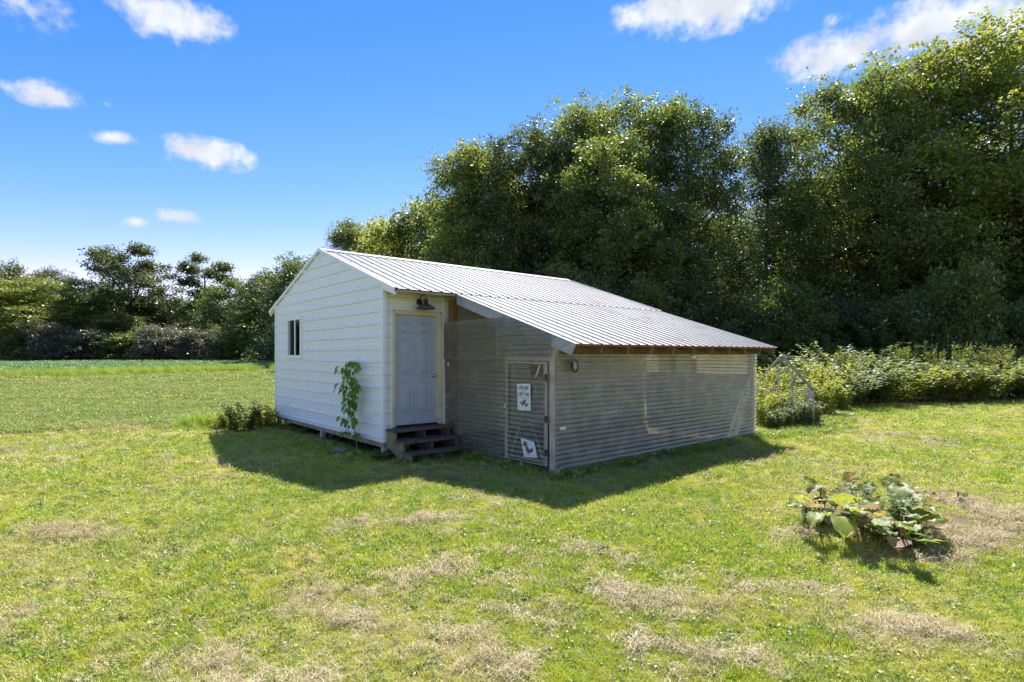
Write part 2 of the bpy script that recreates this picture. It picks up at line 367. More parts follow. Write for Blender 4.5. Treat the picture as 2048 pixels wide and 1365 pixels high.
def lawn_dry(t, pos):
    """0 green .. 1 dry, shared by the soil sheet and the blades"""
    p = t.vmath('MULTIPLY', pos, (1, 1, 0))
    a = t.noise(p, .42, 4.0, .6); b = t.noise(t.vmath('ADD', p, (31, 7, 0)), 1.9, 4.0, .6)
    return t.rng(t.math('ADD', t.math('MULTIPLY', a, .6), t.math('MULTIPLY', b, .4)), .40, .64)
def blade_mat(name, g1, g2, dry, tr_mul=1.5, dry_amt=.75, tw=.4):
    m, t, out = new_mat(name); geo = t.node('ShaderNodeNewGeometry'); r1 = geo.outputs['Random Per Island']
    dr = lawn_dry(t, geo.outputs['Position'])
    big = t.noise(t.vmath('ADD', t.vmath('MULTIPLY', geo.outputs['Position'], (1, 1, 0)), (5, 3, 0)), .25, 2.0)
    c = t.mix(t.rng(t.math('ADD', t.math('MULTIPLY', r1, .6), t.math('MULTIPLY', big, .5)), .2, .9), g1, g2)
    f = t.rng(t.math('ADD', dr, t.math('MULTIPLY_ADD', t.math('FRACT', t.math('MULTIPLY', r1, 13.7)), .9, -.45)), .35, .85, 0.0, dry_amt)
    c = t.mix(f, c, dry)
    d = t.node('ShaderNodeBsdfDiffuse'); t.l.new(c, d.inputs[0])
    tr = t.node('ShaderNodeBsdfTranslucent'); t.l.new(t.mix(1.0, c, (tr_mul, tr_mul, tr_mul * .6), 'MULTIPLY'), tr.inputs[0])
    g = t.node('ShaderNodeBsdfGlossy'); g.inputs['Roughness'].default_value = .45
    a = t.node('ShaderNodeMixShader'); a.inputs[0].default_value = tw; t.l.new(d.outputs[0], a.inputs[1]); t.l.new(tr.outputs[0], a.inputs[2])
    b = t.node('ShaderNodeMixShader'); b.inputs[0].default_value = .05; t.l.new(a.outputs[0], b.inputs[1]); t.l.new(g.outputs[0], b.inputs[2])
    t.l.new(b.outputs[0], out.inputs[0]); return m
M['grass'] = blade_mat('lawn_blade', (.33, .42, .035), (.60, .60, .065), (.68, .58, .25), dry_amt=.65)
M['grass_tall'] = blade_mat('tall_grass_blade', (.20, .34, .03), (.34, .45, .05), (.42, .38, .14), dry_amt=.25)
M['clover'] = blade_mat('clover_leaf', (.17, .27, .065), (.30, .37, .08), (.42, .38, .18), dry_amt=.3)
M['strip'] = blade_mat('field_edge_blade', (.22, .35, .035), (.36, .46, .06), (.46, .40, .16), dry_amt=.45)
M['meadow'] = blade_mat('meadow_leaf', (.20, .28, .06), (.36, .42, .10), (.48, .42, .22), dry_amt=.5)
M['soy'] = blade_mat('soybean_leaf', (.19, .32, .14), (.28, .42, .19), (.30, .36, .13), dry_amt=.15, tr_mul=1.2)
M['straw'] = blade_mat('dry_clippings', (.34, .25, .13), (.64, .53, .30), (.52, .42, .22), tr_mul=.8, tw=.2)
def ground_mat():
    m, t, out = new_mat('lawn_soil'); p = t.pos()
    dr = lawn_dry(t, p); fine = t.noise(p, 26.0, 5.0, .7); fine2 = t.noise(p, 90.0, 3.0, .7)
    g = t.mix(t.rng(fine, .3, .7), (.12, .16, .03), (.26, .29, .06))
    y = t.mix(t.rng(fine2, .35, .65), (.28, .23, .11), (.48, .40, .22))
    c = t.mix(t.math('MULTIPLY', dr, .6), g, y)
    c = t.mix(t.rng(t.noise(p, 7.0, 4.0), .60, .72, 0, .6), c, (.085, .062, .04))
    ds = t.vmath('DISTANCE', t.vmath('MULTIPLY', p, (1, 1, 0)), (2.65, -7.25, 0))
    ds = t.math('ADD', ds, t.math('MULTIPLY_ADD', t.noise(p, 2.2, 4.0), 1.4, -.7))
    c = t.mix(t.rng(ds, 1.35, .75, 0, .92), c, t.mix(fine2, (.10, .07, .045), (.30, .23, .14)))
    h = t.math('ADD', fine, t.math('MULTIPLY', fine2, .5))
    principled(t, out, c, .95, .1, normal=t.bump(h, .8, .03)); return m
M['ground'] = ground_mat()
def field_mat(name, c1, c2, sc1):
    m, t, out = new_mat(name); p = t.pos(); f = t.noise(p, sc1, 5.0, .7)
    principled(t, out, t.mix(t.rng(f, .3, .7), c1, c2), .95, .1, normal=t.bump(f, .8, .05)); return m
M['field'] = field_mat('field_soil', (.05, .085, .035), (.10, .14, .06), 6.0)

# ================================================================== SETTING: ground and field
def axis_pts(lo, hi, step, far_lo, far_hi, n=26):
    a = np.arange(lo, hi + 1e-6, step)
    g = np.geomspace(1, 1 + 1, n)
    left = lo - np.geomspace(step * 1.5, lo - far_lo, n)[::-1]; right = hi + np.geomspace(step * 1.5, far_hi - hi, n)
    return np.concatenate([left, a, right])
gx = axis_pts(-14, 22, .16, -2500, 2500); gy = axis_pts(-11, 14, .16, -2500, 2500)
GX, GY = np.meshgrid(gx, gy, indexing='ij'); GZ = height(GX, GY)
nx, ny = GX.shape; idx = np.arange(nx * ny).reshape(nx, ny)
F = np.stack([idx[:-1, :-1], idx[1:, :-1], idx[1:, 1:], idx[:-1, 1:]], -1).reshape(-1, 4)
ground = link('ground', mesh_np('ground', np.stack([GX, GY, GZ], -1).reshape(-1, 3), F, True), None, M['ground']); tag(ground, kind='structure')
# soybean field: near edge from two ground points, running on beyond the frame
fa = np.array(at_depth(0, 39.6)); fb = np.array(at_depth(540, 53.0)); fd = (fb - fa) / np.linalg.norm(fb - fa); fn = np.array([-fd[1], fd[0]])
def field_pt(a, b): return fa + fd * a + fn * b
A_, B_ = np.meshgrid(np.linspace(-70, 75, 90), np.linspace(0, 75, 60), indexing='ij')
P_ = fa[None, None] + A_[..., None] * fd + B_[..., None] * fn
idx = np.arange(A_.size).reshape(A_.shape)
F = np.stack([idx[:-1, :-1], idx[1:, :-1], idx[1:, 1:], idx[:-1, 1:]], -1).reshape(-1, 4)
field = link('field', mesh_np('field', np.stack([P_[..., 0], P_[..., 1], height(P_[..., 0], P_[..., 1]) + .03], -1).reshape(-1, 3), F, True), None, M['field']); tag(field, kind='structure')

# ================================================================== SHED
W, L, ZB = 5.957, 7.663, .286
RY, RZ = 2.942, 4.144
MF = (RZ - 2.985) / (RY + .453); MBK = (RZ - 2.98) / (6.399 - RY); ML = (2.981 - 2.007) / (3.486 - .453)
XL, D = 1.327, 3.02
def zroof(y): return 2.985 + (y + .453) * MF if y > -.453 else 2.007 + (y + 3.486) * ML
shed = empty('shed', (0, 0, 0))
tag(shed, 'white ribbed metal shed on posts with a metal roofed lean-to of clear corrugated plastic', 'shed')
PER = .2286
def prof(u0, u1, off, rh=.030):
    pts = []
    k0 = int(math.floor((u0 - off) / PER)) - 1; k1 = int(math.ceil((u1 - off) / PER)) + 1
    for k in range(k0, k1 + 1):
        c = off + k * PER
        pts += [(c - .030, 0), (c - .014, rh), (c + .014, rh), (c + .030, 0)]
        for m_ in (c + PER * .36, c + PER * .64): pts += [(m_ - .012, 0), (m_ - .005, .0035), (m_ + .005, .0035), (m_ + .012, 0)]
    pts.sort(); us = [p[0] for p in pts]; hh = [p[1] for p in pts]
    res = [(u0, float(np.interp(u0, us, hh)))] + [p for p in pts if u0 + 1e-5 < p[0] < u1 - 1e-5] + [(u1, float(np.interp(u1, us, hh)))]
    return res
def corr(u0, u1, off, lam=.077, amp=.0072, k=8):
    us = list(np.arange(u0, u1, lam / k)) + [u1]
    return [(u, amp * math.sin(2 * math.pi * (u - off) / lam)) for u in us]
def ribbed(name, O, U, V, N, bps, vfun, mat, parent, smooth=False, nv=1, wob=0.0, seed=0):
    """sheet: profile (u, h) along U, straight along V between the limits vfun(u)"""
    O, U, V, N = (np.array(a, float) for a in (O, U, V, N)); vs = []; fs = []; prev = None
    rgn = random.Random(seed)
    ph = rgn.uniform(0, 6)
    for u, h in bps:
        row = []
        for (a, b) in vfun(u):
            ids = []
            for i in range(nv + 1):
                v = a + (b - a) * i / nv
                hh = h + (wob * math.sin(v * 1.9 + ph) * math.sin(u * 2.3 + ph * .7) if wob else 0)
                ids.append(len(vs)); vs.append(tuple(O + U * u + V * v + N * hh))
            row.append(ids)
        if prev is not None and len(prev) == len(row):
            for p, q in zip(prev, row):
                for i in range(nv): fs.append((p[i], p[i + 1], q[i + 1], q[i]))
        prev = row
    if not fs: return None
    me = bpy.data.meshes.new(name); me.from_pydata(vs, [], fs); me.update()
    if smooth:
        for p in me.polygons: p.use_smooth = True
    me.materials.append(mat)
    return link(name, me, parent)
def with_breaks(bps, cuts):
    us = [b[0] for b in bps]; hs_ = [b[1] for b in bps]; extra = []
    for c in cuts:
        for e in (-1e-4, 1e-4):
            if us[0] < c + e < us[-1]: extra.append((c + e, float(np.interp(c, us, hs_))))
    return sorted(bps + extra)
# --- gable wall with the window opening
WY0, WY1, WZ0, WZ1 = 4.06, 4.97, 1.79, 2.72
def gable_lim(z):
    lo = max(0.0, (z - 3.118) / MF); hi = min(W, 6.399 - (z - 2.98 + .022) / MBK)
    return lo, hi
def gable_v(z):
    lo, hi = gable_lim(z)
    if WZ0 < z < WZ1: return [(lo, WY0), (WY1, hi)]
    return [(lo, max(lo, hi))]
ztop = 4.11
k = 0
while ZB + k * .9144 < ztop:
    u0 = ZB + k * .9144; u1 = min(ztop, u0 + .9144)
    b = with_breaks(prof(u0, u1, ZB + .06), (WZ0, WZ1, 3.118, 3.1))
    ribbed('siding_panel', (-.0015 * (k % 2), 0, 0), (0, 0, 1), (0, 1, 0), (-1, 0, 0), b, gable_v, M['siding'], shed, nv=6, wob=.0012, seed=k)
    k += 1
gsc = MB()
for kk in range(17):
    z_ = ZB + .06 + PER * kk + .045; lo_, hi_ = gable_lim(z_); y_ = .35
    while y_ < W:
        if lo_ + .05 < y_ < hi_ - .05 and not (WY0 - .08 < y_ < WY1 + .08 and WZ0 - .05 < z_ < WZ1 + .05): gsc.box((-.008, y_ - .007, z_ - .007), (-.001, y_ + .007, z_ + .007))
        y_ += .66
tag(gsc.build('siding_screws', M['knob'], shed), kind='stuff')
# far gable and back wall (closing the building)
for kk in range(5):
    u0 = ZB + kk * .9144; u1 = min(ztop, u0 + .9144)
    if u1 <= u0: break
    ribbed('siding_panel', (L, 0, 0), (0, 0, 1), (0, 1, 0), (1, 0, 0), with_breaks(prof(u0, u1, ZB + .06), (3.118,)), lambda z: [(gable_lim(z)[0], max(gable_lim(z)))], M['siding'], shed)
for kk in range(4):
    u0 = ZB + kk * .9144; u1 = min(3.10, u0 + .9144)
    if u1 <= u0: break
    ribbed('siding_panel', (0, W, 0), (0, 0, 1), (1, 0, 0), (0, 1, 0), prof(u0, u1, ZB + .06), lambda z: [(0.0, L)], M['siding'], shed)
# door wall
DX0, DX1, DZ0, DZ1 = .228, 1.112, .549, 2.580
def doorwall_v(z):
    if z < 2.685: return [(.005, .150), (1.265, L)]
    return [(.005, 1.255), (1.265, L)]
for kk in range(4):
    u0 = ZB + kk * .9144; u1 = min(3.12, u0 + .9144)
    b = with_breaks(prof(u0, u1, ZB + .06), (2.685,))
    ribbed('siding_panel', (0, 0, 0), (0, 0, 1), (1, 0, 0), (0, -1, 0), b, doorwall_v, M['siding_in'], shed)
# corner trims
def ltrim(x, y, z0, z1, sx, sy, wdt=.058):
    m = MB(); m.box((x - .022 if sx < 0 else x - wdt, y - (.024 if sy < 0 else 0), z0), (x + (wdt if sx < 0 else .022), y + (wdt if sy < 0 else .024), z1)); return m
MB().prism([(-.024, -.026), (.050, -.026), (.050, -.004), (-.004, -.004), (-.004, .056), (-.024, .056)], 2, ZB - .012, 3.10).build('corner_trim', M['trim'], shed, .003)
MB().prism([(-.030, -.010), (-.0235, -.010), (-.0235, .022), (-.030, .022)], 2, ZB - .008, 3.10).build('corner_trim_bead', M['trim'], shed)
MB().box((-.026, W - .045, ZB - .012), (-.002, W + .022, 3.08)).build('corner_trim', M['trim'], shed, .003)
# base flashing and rim beams
MB().box((-.012, .0, ZB - .016), (.012, W, ZB + .004)).build('base_flashing', M['trim'], shed)
MB().box((-.004, -.004, ZB - .105), (.040, W, ZB - .018)).build('rim_beam', M['beam'], shed, .003)
MB().box((.042, -.004, ZB - .105), (L, .040, ZB - .004)).build('rim_beam', M['beam'], shed, .003)
MB().box((.042, W - .040, ZB - .105), (L, W, ZB - .004)).build('rim_beam', M['beam'], shed, .003)
MB().box((1.40, .006, -.06), (L, .030, ZB - .107)).build('lit_gap_blocker', M['beam'], shed)  # added board, blocks the sunlit lawn showing through under the floor
MB().box((L - .04, .042, ZB - .105), (L, W - .042, ZB - .004)).build('rim_beam', M['beam'], shed, .003)
MB().box((.042, .042, ZB - .02), (L - .042, W - .042, ZB + .02)).build('floor_deck', M['beam'], shed)
for (px, py) in ((.045, .06), (.05, 2.93), (.05, 5.86), (.9, 2.35), (1.9, .6), (1.9, 4.4), (.8, .6), (3.6, .8), (3.6, 3.0), (3.6, 5.5), (5.6, 1.0), (5.6, 5.2), (7.4, 5.8), (7.4, 3.0)):
    g = H(px, py); MB().box((px - .046, py - .046, g - .1), (px + .046, py + .046, ZB - .106)).build('pier_post', M['post'], shed, .004)
# --- window
win = MB()
fw_ = .045
for a, b in (((WY0 - .03, WZ0 - .03), (WY0 + fw_, WZ1 + .03)), ((WY1 - fw_, WZ0 - .03), (WY1 + .03, WZ1 + .03)), ((WY0 + fw_, WZ0 - .03), (WY1 - fw_, WZ0 + fw_)), ((WY0 + fw_, WZ1 - fw_), (WY1 - fw_, WZ1 + .03))):
    win.box((-.042, a[0], a[1]), (.05, b[0], b[1]))
win = win.build('window', M['trim'], shed)
ym = (WY0 + WY1) / 2
MB().box((-.015, ym - .03, WZ0 + .046), (.02, ym + .03, WZ1 - .046)).build('sash_bar', M['trim'], win)
for a, b, x in ((WY0 + fw_ + .001, ym - .031, .0), (ym + .031, WY1 - fw_ - .001, .018)):
    MB().box((x, a, WZ0 + .046), (x + .004, b, WZ1 - .046)).build('pane', M['glass'], win)
cz = [(.15 + .025 * math.sin(q * 1.7), WY0 - .1 + (WY1 - WY0 + .2) * q / 24) for q in range(25)]
MB().prism(cz + [(x_ + .012, y_) for x_, y_ in cz[::-1]], 2, WZ0 - .2, WZ1 + .1).build('curtain', M['curtain'], win)  # added dark sheet in place of the shaded room behind the panes
# --- door, frame and trims
door = MB().box((DX0 + .004, .020, DZ0 + .006), (DX1 - .004, .062, DZ1 - .004)).build('door', M['door'], shed)
dw, dh = DX1 - DX0, DZ1 - DZ0
for c0, c1 in ((.145, .42), (.58, .855)):
    for r0, r1 in ((.07, .165), (.215, .535), (.615, .885)):
        x0, x1 = DX0 + dw * c0, DX0 + dw * c1; z1, z0 = DZ1 - dh * r0, DZ1 - dh * r1
        m = MB(); vs = []
        rings = [(0, .0199), (.010, .006), (.020, .006), (.034, .0195), (.060, .008)]
        for ins, y in rings:
            vs += [(x0 + ins, y, z0 + ins), (x1 - ins, y, z0 + ins), (x1 - ins, y, z1 - ins), (x0 + ins, y, z1 - ins)]
        fs = []
        for i in range(len(rings) - 1):
            for q in range(4): fs.append((i * 4 + q, i * 4 + (q + 1) % 4, i * 4 + 4 + (q + 1) % 4, i * 4 + 4 + q))
        fs.append(tuple(range(len(vs) - 4, len(vs)))); m.add(vs, fs).build('door_panel', M['door'], door)
kx, kz = DX1 - .075, DZ0 + .90
MB().lathe([(.0, .0), (.032, .0), (.032, -.008), (.014, -.012), (.012, -.035), (.026, -.045), (.030, -.058), (.024, -.070), (.0, -.074)], (kx, .0195, kz), 16, 'y').build('door_knob', M['knob'], door, smooth=True)
frame = MB()
frame.box((.160, -.030, DZ0 - .02), (DX0, .075, 2.672)).box((DX1, -.030, DZ0 - .02), (1.235, .075, 2.672)).box((DX0, -.030, DZ1), (DX1, .075, 2.672))
frame = frame.build('door_frame', M['cream'], shed)
for a, b in (((.172, DZ0), (.200, 2.655)), ((1.165, DZ0), (1.205, 2.655))):
    MB().box((a[0], -.042, a[1]), (b[0], -.0305, b[1])).build('brick_mould', M['cream'], frame, .004)
MB().box((.172, -.042, 2.615), (1.205, -.0305, 2.650)).build('brick_mould', M['cream'], frame, .004)
MB().box((DX0, -.035, DZ0 - .03), (DX1, .09, DZ0 + .004)).build('sill', M['dark'], frame)
MB().box((.146, -.034, ZB + .16), (.159, -.003, 2.688)).build('door_trim', M['trim'], shed)
MB().box((1.236, -.034, ZB + .2), (1.262, -.003, 2.96)).build('door_trim', M['trim'], shed)
MB().box((.1595, -.034, 2.673), (1.2355, -.003, 2.690)).build('door_trim', M['trim'], shed)
MB().box((1.215, -.028, 2.72), (1.2345, -.020, 2.98)).build('door_trim', M['trim'], shed)
# --- roof
sF = math.hypot(1, MF); sB = math.hypot(1, MBK); sL = math.hypot(1, ML)
X0R, X1R = -.035, 7.727
scr = MB()
def roof_row(y_top, z_top, slope, sgn, x_from, length, lift, dn, screw_rows):
    Vd = np.array([0, -sgn, -slope]) / math.hypot(1, slope); Nn = np.array([0, -sgn * slope, 1]) / math.hypot(1, slope)
    k = 0; x = X0R
    while x < X1R - 1e-3:
        xa, xb = max(x, x_from), min(x + .9144, X1R)
        if xb - xa > .02:
            O = np.array([0, y_top, z_top]) + Nn * (lift + .0012 * (k % 2))
            ribbed('roof_panel', O, (1, 0, 0), Vd, Nn, prof(xa, xb, X0R + .055, .017), lambda u: [(0, length)], M['roof'], shed, nv=5, wob=.0015, seed=k + int(10 * y_top))
        x += .9144; k += 1
    for sv in screw_rows:
        xx = X0R + .055
        while xx < X1R - .02:
            for off in (.055, -.055):
                if xx + off > x_from + .02 and xx + off < X1R - .02:
                    c = np.array([xx + off, y_top, z_top]) + Vd * sv + Nn * (lift + .002)
                    scr.box(tuple(c - [.008, .008, .001]), tuple(c + [.008, .008, .007]))
            xx += PER
roof_row(RY, RZ, MF, 1, X0R, (RY + .453) * sF, .004, 1, (.25, 1.2, 2.2, 3.45))
roof_row(RY, RZ, MBK, -1, X0R, (6.399 - RY) * sB, .004, -1, ())
roof_row(-.25, 2.007 + (-.25 + 3.486) * ML, ML, 1, 1.247, (3.486 - .25) * sL, -.004, 1, (.28, 1.2, 2.2, 3.05))
o = scr.build('roof_screws', M['rust'], shed); tag(o, kind='stuff')
cap = MB(); t_ = .021
cap.prism([(RY - .19, RZ - .19 * MF + t_), (RY, RZ + t_ + .008), (RY + .19, RZ - .19 * MBK + t_), (RY + .19, RZ - .19 * MBK + t_ + .004), (RY, RZ + t_ + .014), (RY - .19, RZ - .19 * MF + t_ + .004)], 0, X0R - .01, X1R + .01)
cap.build('ridge_cap', M['roof'], shed)
for x0, x1 in ((X0R - .012, X0R + .012), (X1R - .012, X1R + .012)):
    MB().prism([(-.455, 2.985 + .024), (RY, RZ + .026), (RY, RZ - .045), (-.455, 2.985 - .05)], 0, x0, x1).build('rake_trim', M['trim'], shed)
    MB().prism([(6.40, 2.98 + .024), (RY, RZ + .026), (RY, RZ - .045), (6.40, 2.98 - .05)], 0, x0, x1).build('rake_trim', M['trim'], shed)
# small eave over the door: boxed end, fascia, soffit
MB().prism([(-.450, 2.985 - .055), (-.004, 3.14 - .055), (-.004, 3.14 - .13), (-.450, 2.985 - .105)], 0, X0R + .013, .010).build('eave_return', M['trim'], shed)
MB().box((.012, -.448, 2.985 - .050), (1.246, -.425, 2.985 - .012)).build('fascia_board', M['pale_wood'], shed)
MB().prism([(-.424, 2.985 - .030), (-.03, 3.12 - .030), (-.03, 3.12 - .045), (-.424, 2.985 - .045)], 0, .012, 1.25).build('soffit_board', M['pale_wood'], shed)
for xx in (.62, 1.235):
    MB().prism([(-.422, 2.985 - .046), (-.03, 3.12 - .046), (-.03, 3.12 - .13), (-.422, 2.985 - .10)], 0, xx - .019, xx + .019).build('rafter', M['rafter'], shed)
MB().box((.012, 6.375, 2.93), (L, 6.398, 2.965)).build('fascia_board', M['pale_wood'], shed)
MB().prism([(6.395, 2.93), (W, 3.12 - .05), (W, 3.02), (6.395, 2.87)], 0, X0R + .013, .012).build('eave_return', M['cream'], shed)
# --- lean-to frame
def yz_board(y0, y1, dtop, dep, x0, x1, name, mat, cut=.0):
    z = lambda y: 2.007 + (y + 3.486) * ML
    MB().prism([(y0, z(y0) - dtop), (y1, z(y1) - dtop), (y1, z(y1) - dtop - dep), (y0 + cut, z(y0 + cut) - dtop - dep)], 0, x0, x1).build(name, mat, shed, .003)
yz_board(-3.470, -.455, .012, .185, 1.262, 1.300, 'barge_board', M['barge'], .09)
for kk in range(1, 11):
    xx = 1.28 + .64 * kk
    yz_board(-3.440, -.03, .052, .14, xx - .019, xx + .019, 'rafter', M['rafter'], .045)
for yy in (-3.44, -2.6, -1.7, -.8):
    yz_board(yy, yy + .085, .012, .038, 1.302, 7.70, 'purlin', M['rafter'])
MB().box((XL + .02, -2.985, 1.84), (L, -2.945, 2.02)).build('top_beam', M['rafter'], shed, .003)
# posts, girts
def post(x, y, w_, z1, mat, name='post', z0=None):
    g = H(x, y) - .08 if z0 is None else z0
    return MB().box((x, y, g), (x + w_[0], y + w_[1], z1)).build(name, mat, shed, .004)
post(1.306, -3.012, (.095, .118), 1.985, M['post'])                  # corner post
post(1.306, -1.888, (.085, .085), 1.775, M['post'])                  # latch post
post(1.335, -.205, (.12, .13), 2.88, M['post_brown'])                # by the house door
post(4.55, -2.94, (.09, .09), 1.84, M['lath'])
post(7.555, -2.98, (.1, .1), 1.98, M['post_brown'])
post(7.555, -1.55, (.09, .09), 2.45, M['post_brown'])
MB().box((1.309, -2.890, 1.745), (1.350, -1.70, 1.810)).build('door_header', M['post'], shed, .003)
MB().box((1.318, -1.802, 1.745), (1.356, -.21, 1.800)).build('girt', M['lath'], shed, .003)
for z in (.05,):
    MB().box((1.402, -2.995, z), (7.55, -2.957, z + .085)).build('girt', M['lath'], shed, .003)
for z in (.10, 1.85):
    MB().box((7.615, -2.88, z), (7.652, -.03, z + .085)).build('girt', M['rafter'], shed, .003)
fl = MB().box((1.42, -2.93, -.06), (7.60, -.02, .045)).build('dirt_floor', M['bedding'], shed)
# --- clear corrugated sheets
def csheet(O, V, N, u0, u1, vfun, mat, nv=14, wob=.006, seed=0, off=0.0):
    return ribbed('corrugated_sheet', O, (0, 0, 1), V, N, corr(u0, u1, off), vfun, mat, shed, True, nv, wob, seed)
rows = [(.035, .705), (.665, 1.325), (1.29, 1.86)]
tags = []
for i, (u0, u1) in enumerate(rows):
    lift = .013 + .005 * i
    a = csheet((0, -3.012, 0), (1, 0, 0), (0, -1, 0), u0, u1, lambda u: [(1.312, 5.17)], M['plastic'], 18, .005, i)
    a.location = (0, -lift, 0)
    b = csheet((0, -3.012, 0), (1, 0, 0), (0, -1, 0), u0 + .002, u1 - .004, lambda u: [(3.945, 7.70)], M['plastic_y'], 18, .005, i + 7)
    b.location = (0, -lift + .008, 0)
    tags.append((a, b))
    c = csheet((7.672, 0, 0), (0, -1, 0), (1, 0, 0), u0, u1 + (.0 if i < 2 else .1), lambda u: [(.03, 2.98)], M['plastic'], 6, .004, i + 20)
for kk in range(9):
    MB().box((7.630, -.06 - kk * .322 - .312, .02), (7.650, -.06 - kk * .322, 1.38 + .015 * (kk % 3))).build('end_board', M['post'], shed, .002)
# upper triangle of the far end
csheet((7.674, 0, 0), (0, -1, 0), (1, 0, 0), 1.93, 2.86, lambda u: [(.03, max(.05, min(2.98, (2.86 - u) / ML + .0)))], M['plastic'], 6, .004, 31)
srows = [(.03, .66), (.62, 1.24), (1.20, 1.80)]
for i, (u0, u1) in enumerate(srows):
    o = csheet((1.302, 0, 0), (0, -1, 0), (-1, 0, 0), u0, u1, lambda u: [(.035, 1.845)], M['plastic_side'], 8, .005, i + 40); o.location = (-.004 * i, 0, 0)
    if i == 2: side_top = o
def ycap(z): return max(.02, (2.985 - .453 * 0 - z) / ML + .453 - .08)
up1 = csheet((1.250, 0, 0), (0, -1, 0), (-1, 0, 0), 1.775, 2.475, lambda u: [(.035, min(1.845, ycap(u)))], M['plastic_side'], 8, .006, 50)
up2 = csheet((1.240, 0, 0), (0, -1, 0), (-1, 0, 0), 1.780, 2.45, lambda u: [(1.665, max(1.67, min(2.985, ycap(u))))], M['plastic_side'], 8, .006, 51)
def sticker(parent, c, sy, sz, ax):
    m = MB()
    if ax == 0: m.box((c[0] - .001, c[1] - sy, c[2] - sz), (c[0], c[1] + sy, c[2] + sz))
    else: m.box((c[0] - sy, c[1] - .001, c[2] - sz), (c[0] + sy, c[1], c[2] + sz))
    o = m.build('sticker', M['sticker'], parent); o.location = -parent.location; return o
sticker(tags[1][0], (1.455, -3.043, .712), .065, .022, 1)
sticker(tags[2][0], (5.10, -3.047, 1.80), .07, .028, 1)
sticker(tags[0][0], (1.43, -3.040, .095), .06, .012, 1)
sticker(side_top, (1.281, -.15, 1.66), .03, .03, 0)
# --- plastic-covered gate of the lean-to
GY0, GY1, GZ0, GZ1 = -2.862, -1.902, .125, 1.735
gate_o = MB(); fwid = .05
gate_o.box((1.268, GY0, GZ0), (1.305, GY0 + fwid, GZ1)).box((1.268, GY1 - fwid, GZ0), (1.305, GY1, GZ1))
gate_o.box((1.268, GY0 + fwid, GZ1 - .05), (1.305, GY1 - fwid, GZ1)).box((1.268, GY0 + fwid, GZ0), (1.305, GY1 - fwid, GZ0 + .04))
gate_o = gate_o.build('lean_to_gate', M['post'], shed)
def brace(p, q, x):
    (y0, z0), (y1, z1) = p, q; d = np.array([y1 - y0, z1 - z0]); d /= np.linalg.norm(d); n_ = np.array([-d[1], d[0]]) * .019
    MB().prism([(y0 + n_[0], z0 + n_[1]), (y1 + n_[0], z1 + n_[1]), (y1 - n_[0], z1 - n_[1]), (y0 - n_[0], z0 - n_[1])], 0, x, x + .014).build('brace', M['lath'], gate_o)
brace((-2.04, 1.69), (-2.80, .20), 1.274); brace((-2.70, 1.69), (-1.98, .17), 1.289)
gs = [(.140, .84, None), (.80, 1.475, None), (1.435, 1.725, (2.52, 2.815, 1.485, 1.69))]
for i, (u0, u1, hole) in enumerate(gs):
    if hole:
        b = with_breaks(corr(u0, u1, 0), (hole[2], hole[3]))
        vf = lambda u: ([(1.925, hole[0] + .02 * math.sin(u * 60)), (hole[1], 2.84)] if hole[2] < u < hole[3] else [(1.925, 2.84)])
    else:
        b = corr(u0, u1, 0); vf = lambda u: [(1.925, 2.84)]
    o = ribbed('corrugated_sheet', (1.257 - .004 * i, 0, 0), (0, 0, 1), (0, -1, 0), (-1, 0, 0), b, vf, M['plastic_gate'], gate_o, True, 5, .004, 60 + i)
for z in (1.49, .85, .33):
    MB().box((1.260, -2.90, z - .05), (1.268, -2.835, z + .05)).tube([(1.262, -2.868, z - .055), (1.262, -2.868, z + .055)], .008, 8).build('hinge', M['rust'], gate_o)
MB().box((1.255, -1.93, .96), (1.268, -1.86, 1.02)).tube([(1.25, -1.95, .99), (1.25, -1.85, .99)], .008, 8).build('latch', M['knob'], gate_o)

# ================================================================== things on and by the shed
def text_mesh(body, size, name, mat, parent, org, bold=0.0, align='CENTER', rot=0.0, sx=1.0):
    cu = bpy.data.curves.new(name, 'FONT'); cu.body = body; cu.size = size; cu.align_x = align; cu.offset = bold; cu.resolution_u = 2
    ob = bpy.data.objects.new(name, cu); COL.objects.link(ob)
    dg = bpy.context.evaluated_depsgraph_get(); me = bpy.data.meshes.new_from_object(ob.evaluated_get(dg))
    bpy.data.objects.remove(ob); bpy.data.curves.remove(cu)
    B = Matrix(((0, 0, -1, org[0]), (-1, 0, 0, org[1]), (0, 1, 0, org[2]), (0, 0, 0, 1)))
    me.transform(B @ Matrix.Rotation(rot, 4, 'Z') @ Matrix.Diagonal((sx, 1, 1, 1)))
    me.materials.clear(); me.materials.append(mat); me.name = name
    return link(name, me, parent)
def hen(cx, cz, s, x, name, mat, parent, flip=1, rot=0.0):
    """flat printed silhouette of a hen"""
    pts = [(-.50, .10), (-.42, .34), (-.30, .20), (-.05, .12), (.12, .22), (.20, .42), (.24, .52), (.33, .52), (.36, .44), (.44, .40), (.36, .36), (.36, .20), (.30, .00), (.16, -.16), (.06, -.20), (.06, -.36), (.02, -.36), (.01, -.21), (-.08, -.20), (-.10, -.36), (-.14, -.36), (-.14, -.18), (-.32, -.08)]
    q = []
    for a, b in pts:
        a *= flip; a, b = a * math.cos(rot) - b * math.sin(rot), a * math.sin(rot) + b * math.cos(rot)
        q.append((cx - a * s, cz + b * s))
    return MB().prism(q, 0, x - .0005, x).build(name, mat, parent)
px = 1.236
poster = MB().prism([(-2.223, 1.375), (-2.540, 1.385), (-2.550, .962), (-2.236, .945)], 0, px - .003, px).build('hanging_sign', M['paper'])
tag(poster, 'white sign with black capital lettering and hens on the lean-to gate', 'sign')
